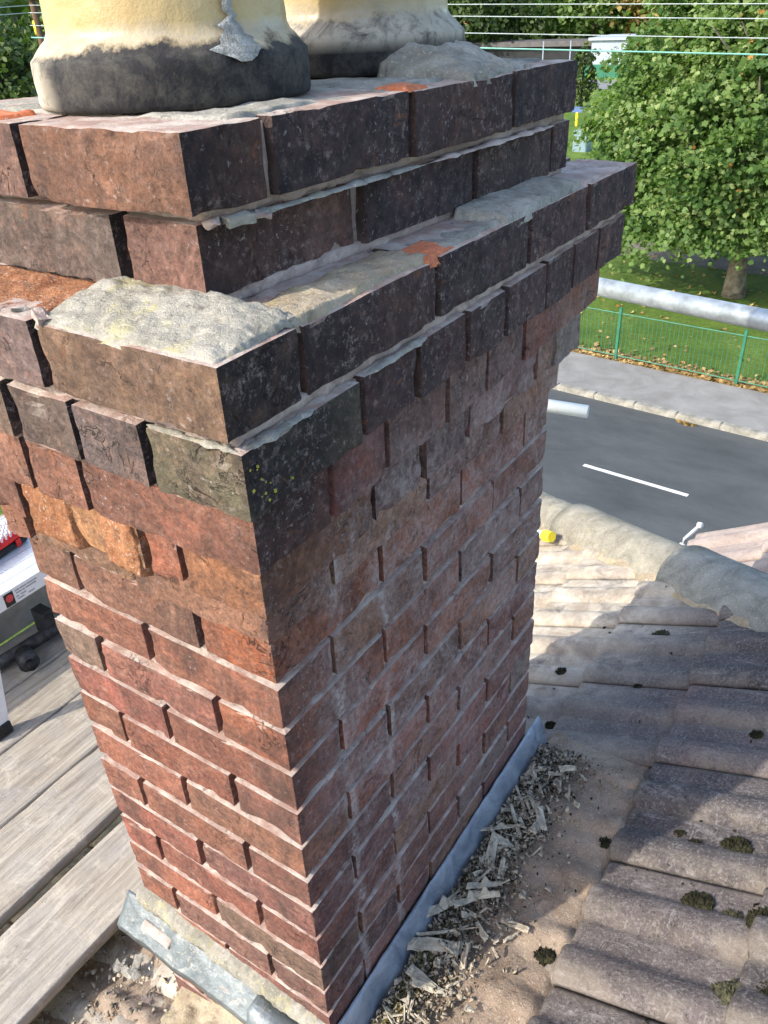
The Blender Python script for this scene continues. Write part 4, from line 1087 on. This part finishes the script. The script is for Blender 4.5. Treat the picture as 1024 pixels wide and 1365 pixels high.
ML = [(.151, 1.352, .021, 'mosspale', 'round pale green moss cushion high on the dusty tiles near the hip'),
 (.492, .641, .026, 'moss', 'large dark moss cushion near the right edge, uppermost of that group'),
 (.462, .500, .026, 'moss', 'oval dark moss cushion in the waterway right of the sandy gutter'),
 (.519, .486, .016, 'mosspale', 'smaller greyish moss tuft just right of the oval dark cushion'),
 (.572, .482, .030, 'moss', 'big dark moss cushion cut by the right edge of the view'),
 (.423, .628, .015, 'moss', 'small dark moss clump left of the uppermost large cushion'),
 (.391, .650, .011, 'moss', 'tiny dark moss clump at the left of the upper row of moss'),
 (.262, .771, .014, 'moss', 'dark moss lump on the tile nose near the far end of the gutter'),
 (.321, 1.425, .012, 'moss', 'small moss lump at the mortar under the hip tile on the right'),
 (.557, .335, .034, 'mosspale', 'wide flat moss patch at the bottom right corner'),
 (.600, .350, .024, 'moss', 'dark moss lump beside the wide flat patch at the bottom right'),
 (.253, .313, .020, 'moss', 'dark moss clump at the low end of the sandy gutter'),
 (.262, .59, .014, 'moss', 'dark moss clump on the tile nose halfway along the gutter'),
 (.250, .555, .012, 'moss', 'lower one of the two moss clumps halfway along the gutter edge'),
 (.462, .961, .012, 'moss', 'small moss tuft on the upper tiles at the right'),
 (-.060, 1.162, .016, 'moss', 'flat moss smear in a pale waterway above the chimney foot'),
 (-.003, .955, .014, 'moss', 'moss tuft just beyond the far foot of the chimney'),
 (.163, 1.120, .009, 'moss', 'tiny moss dot on the tiles between the hip and the chimney'),
 (.07, 1.60, .010, 'moss', 'small moss dot in the dusty tiles right under the hip mortar'),
 (.10, 1.585, .013, 'mosspale', 'moss tuft lodged on the mortar at the hip tile joint')]
for i, (x, y, r, mt, lb) in enumerate(ML): moss(x, y, r, M[mt], lb, i*1.7+1)

# ------------------------------------------------------------------ below the left face
patch('mortar_fillet', -.43, -.02, -.10, .02, lambda u, v, x, y: roofz(x)+.03+.035*v**1.3+.016*FB((x, y, 0), 12, 61)+.004*FB((x, y, 0), 50, 5), M['ochre'], house, 60, 34, .02, 15., .06)
patch('dusty_bed', -.90, -.40, -.45, .62, lambda u, v, x, y: roofz(x)+.022+.020*max(0, math.sin((y-.03)*2*PI/.1425))+.012*FB((x, y, 0), 9, 62)+.006*FB((x, y, 0), 30, 5), M['sand'], house, 70, 120, .02, 16., .05)
def f3(r):
    x = r.uniform(-.78, -.42); y = r.uniform(-.25, .25); return (x, y, roofz(x)+.040+r.uniform(0, .008))
rubble('roof_rubble', 700, f3, .002, .012, M['sliver_d'], 'flakes of grey mortar scattered in the shade beside the scaffold board', 4)
for i in range(9):
    x = -.66+.16*random.random(); y = -.04+.14*random.random()
    Vb, Fb = block(.034, .020, .004, (.004, .004, .002), .001, i*5.+1, .008, .002)
    o = link('mortar_flake', mesh('mortar_flake', Vb, Fb), M['mortar_grey'], None, loc=(x, y, roofz(x)+.055), rot=(random.uniform(-.7, .7), random.uniform(-.9, .5), random.uniform(0, 3)))
    tag(o, 'thin grey flake of mortar lying between the scaffold board and the chimney', 'mortar flake', 'grey flakes by the scaffold board')

# ------------------------------------------------------------------ scaffold boards
BL = ['scaffold board nearest the chimney, with a gap on its left side', 'second scaffold board from the chimney, left of the wide gap',
      'third scaffold board from the chimney, close against the second', 'fourth scaffold board from the chimney, under the foot of the white platform',
      'fifth scaffold board from the chimney, under the black tube']
for i, (a, b) in enumerate([(-.893, -.690), (-1.150, -.933), (-1.372, -1.158), (-1.582, -1.378), (-1.800, -1.588)]):
    L = 3.0; V, Fc = block(b-a, L, .038, (.012, .035, .012), .004, i*11.+4, .006, .0006)
    for v in V:
        v.z += .0012*math.sin(v.x*60+i)+.003*N3((v.x*.5, v.y, i), 2.2); v.x += .0025*N3((0, v.y, i), 3.)
        if abs(v.z) > 0 and N3((v.x*2, v.y, i*3), 14) > .35: v.z -= .0012
    o = link('scaffold_board', mesh('scaffold_board', V, Fc, True), M['wood'], None, loc=((a+b)/2, .45, -1.219-.001*(i % 2)))
    tag(o, BL[i], 'scaffold board', 'scaffold boards left of the chimney')
for k, y in enumerate((-1.1, 1.4)):
    o = MB().tube([(-2.2, y, -1.272), (-.80, y, -1.272)], .0242, 14).build('scaffold_transom', M['galv'], None, True)
    tag(o, ['galvanised tube carrying the near ends of the scaffold boards', 'galvanised tube carrying the far ends of the scaffold boards'][k], 'scaffold tube', 'tubes under the boards')
for k in range(7):
    x, y = -.912+random.uniform(-.006, .006), .0+k*.045+.01*random.random(); 
    if k in (1, 4): continue
    Vb, Fb = block(.035, .024, .016, (.006,)*3, .003, k*4., .008, .003)
    o = link('mortar_lump', mesh('mortar_lump', Vb, Fb, True), M['mortar_grey'], None, loc=(x, y, -1.246), rot=(.2*k, .3, k)); tag(o, 'grey lump of mortar fallen into the gap between two boards', 'mortar lump', 'lumps in the gap between the boards')

# toe board, black tube and coupler
o = MB().box((-1.825, -.5, -1.199), (-1.803, 1.9, -.77)).build('toe_board', M['ply'], bevel=.002); tag(o, 'upright grey plywood toe board behind the white platform', 'toe board')
bt = empty('black_tube', (-1.72, .55, -1.17), 'dark steel tube with a coupler lying on the boards under the platform', 'scaffold tube')
MB().tube([(-1.70, .34, -1.175), (-1.66, .62, -1.160), (-1.62, .95, -1.155)], .022, 14).build('tube', M['dark_metal'], bt, True)
MB().tube([(-1.66, .50, -1.17), (-1.60, .48, -1.17)], [.030, .034], 14).build('coupler', M['dark_metal'], bt, True)
MB().tube([(-1.600, .480, -1.17), (-1.575, .474, -1.17)], .016, 8).build('bolt', M['dark'], bt, True)
MB().box((-1.72, .60, -1.17), (-1.66, .64, -1.08)).build('bracket', M['dark_metal'], bt)

# ------------------------------------------------------------------ white step platform and brush
plat = empty('step_platform', (-1.65, .7, -1.2), 'white folding step platform with ribbed top standing on the boards', 'step platform')
PX0, PX1, PY0, PY1, PZ = -1.79, -1.435, .30, 1.15, -.765
tp = MB()
for k in range(8):
    a = PX0+(PX1-PX0)*k/8; tp.box((a+.001, PY0, PZ-.012), (a+(PX1-PX0)/8-.001, PY1, PZ))
tp.build('tread', M['alu'], plat)
for x in (PX1, PX0-.006): MB().box((x, PY0-.004, PZ-.05), (x+.006, PY1+.004, PZ+.003)).build('side_rail', M['white'], plat, bevel=.001)
for y in (PY0, PY1): MB().box((PX0, y-.006, PZ-.05), (PX1, y, PZ-.013)).build('end_rail', M['white'], plat)
for x, sx in ((PX1-.02, 1), (PX0+.02, -1)):
    for y, sy in ((PY0+.03, -1), (PY1-.03, 1)):
        f_ = Vector((x+sx*.02, y+sy*.075, -1.192)); t_ = Vector((x, y, PZ-.045)); b = MB()
        d = f_-t_; px_ = Vector((.0125, 0, 0)); py_ = Vector((0, .022, 0)); n = len(b.v)
        for c in (t_, f_): b.v += [c-px_-py_, c+px_-py_, c+px_+py_, c-px_+py_]
        b.f += [(0,1,2,3),(7,6,5,4),(0,4,5,1),(1,5,6,2),(2,6,7,3),(3,7,4,0)]
        lg = b.build('leg', M['white'], plat, bevel=.002)
        MB().box((f_.x-.018, f_.y-.029, -1.199), (f_.x+.018, f_.y+.029, -1.155)).build('foot', M['dark'], plat, bevel=.004)
# printed label on the rail: dark square with red oval, lines of small print
lx = PX1+.0072
MB().box((lx-.001, .395, PZ-.047), (lx, .425, PZ-.004)).build('label_square', M['print_b'], plat)
ov = MB(); ov.v = [Vector((lx+.0012, .410+.0115*math.cos(2*PI*k/20), PZ-.021+.0125*math.sin(2*PI*k/20))) for k in range(20)]; ov.f = [tuple(range(20))]; ov.build('label_oval', M['print_r'], plat)
ln = MB()
for r_, (zz, segs) in enumerate([(-.010, [(.432, .446), (.449, .470), (.473, .505)]), (-.019, [(.434, .452), (.455, .462), (.466, .500)]), (-.030, [(.431, .440), (.446, .463)]), (-.039, [(.433, .455), (.470, .490)])]):
    for a, b in segs: ln.box((lx-.001, a, PZ+zz-.0018), (lx+.0002, b, PZ+zz+.0018))
ln.build('label_print', M['print_g'], plat)
br = empty('hand_brush', (-1.62, .56, PZ), 'red and black scrubbing brush lying on the white platform, white bristles upward', 'brush')
BRT = Matrix.Rotation(math.radians(8), 3, 'Z'); BO = Vector((-1.62, .50, PZ))
def brb(a, b, nm, mt, bev=.006):
    q = MB().box(a, b); q.v = [BRT @ v + BO for v in q.v]; return q.build(nm, mt, br, bevel=bev)
brb((-.035, -.14, .001), (.035, .11, .022), 'brush_back', M['dark'], .008)
brb((-.033, -.14, .0225), (.033, .112, .045), 'brush_body', M['red'], .008)
brb((.0345, .060, .004), (.0375, .078, .030), 'brush_badge', M['red'], .001)
bb = MB()
for i in range(15):
    for j in range(5):
        x = -.026+j*.013; y = -.125+i*.0165; p = BRT @ Vector((x, y, .044))+BO; q = BRT @ Vector((x*1.15, y*1.03, .068))+BO; bb.tube([p, q], [.0032, .0045], 5)
bb.build('bristles', M['white'], br)

# ------------------------------------------------------------------ scaffold tubes past the stack
def opentube(pts, r, name, mat, label, cat='scaffold tube'):
    b = MB().tube(pts, r, 28, False); b.tube([pts[-1], pts[0]], r*.86, 28, False)
    n = 28
    for base, inner in ((0, 3*n), (n, 2*n)): pass
    o = b.build(name, mat, None, True); md = o.modifiers.new('w', 'SOLIDIFY'); md.thickness = .0001
    return tag(o, label, cat)
A = Vector((-.21, 1.63, -.075)); B = Vector((.25, 1.455, -.045)); D = (B-A)
opentube([A-D*1.6, B+D*3.], .0242, 'guard_rail', M['galv'], 'galvanised scaffold tube crossing in front of the park fence')
A = Vector((-0.545, 2.153, -0.711)); B = Vector((-0.404, 2.177, -0.714)); D = (B-A)
opentube([A-D*5, B], .0242, 'scaffold_tube', M['white_pipe'], 'pale tube with an open end poking out past the chimney over the road')
ct = empty('capped_tube', (-.50, 2.05, -1.2), 'short white tube with a yellow end cap lying at the foot of the hip', 'tube')
o_ = Vector((-.460, 1.975, -1.165)); dd = Vector((.75, -.35, .30)).normalized()
MB().tube([o_-dd*.22, o_], .017, 14).build('tube', M['white'], ct, True)
MB().tube([o_, o_+dd*.008, o_+dd*.040, o_+dd*.046], [.021, .023, .023, .021], 8).build('cap', M['yellow'], ct, False)
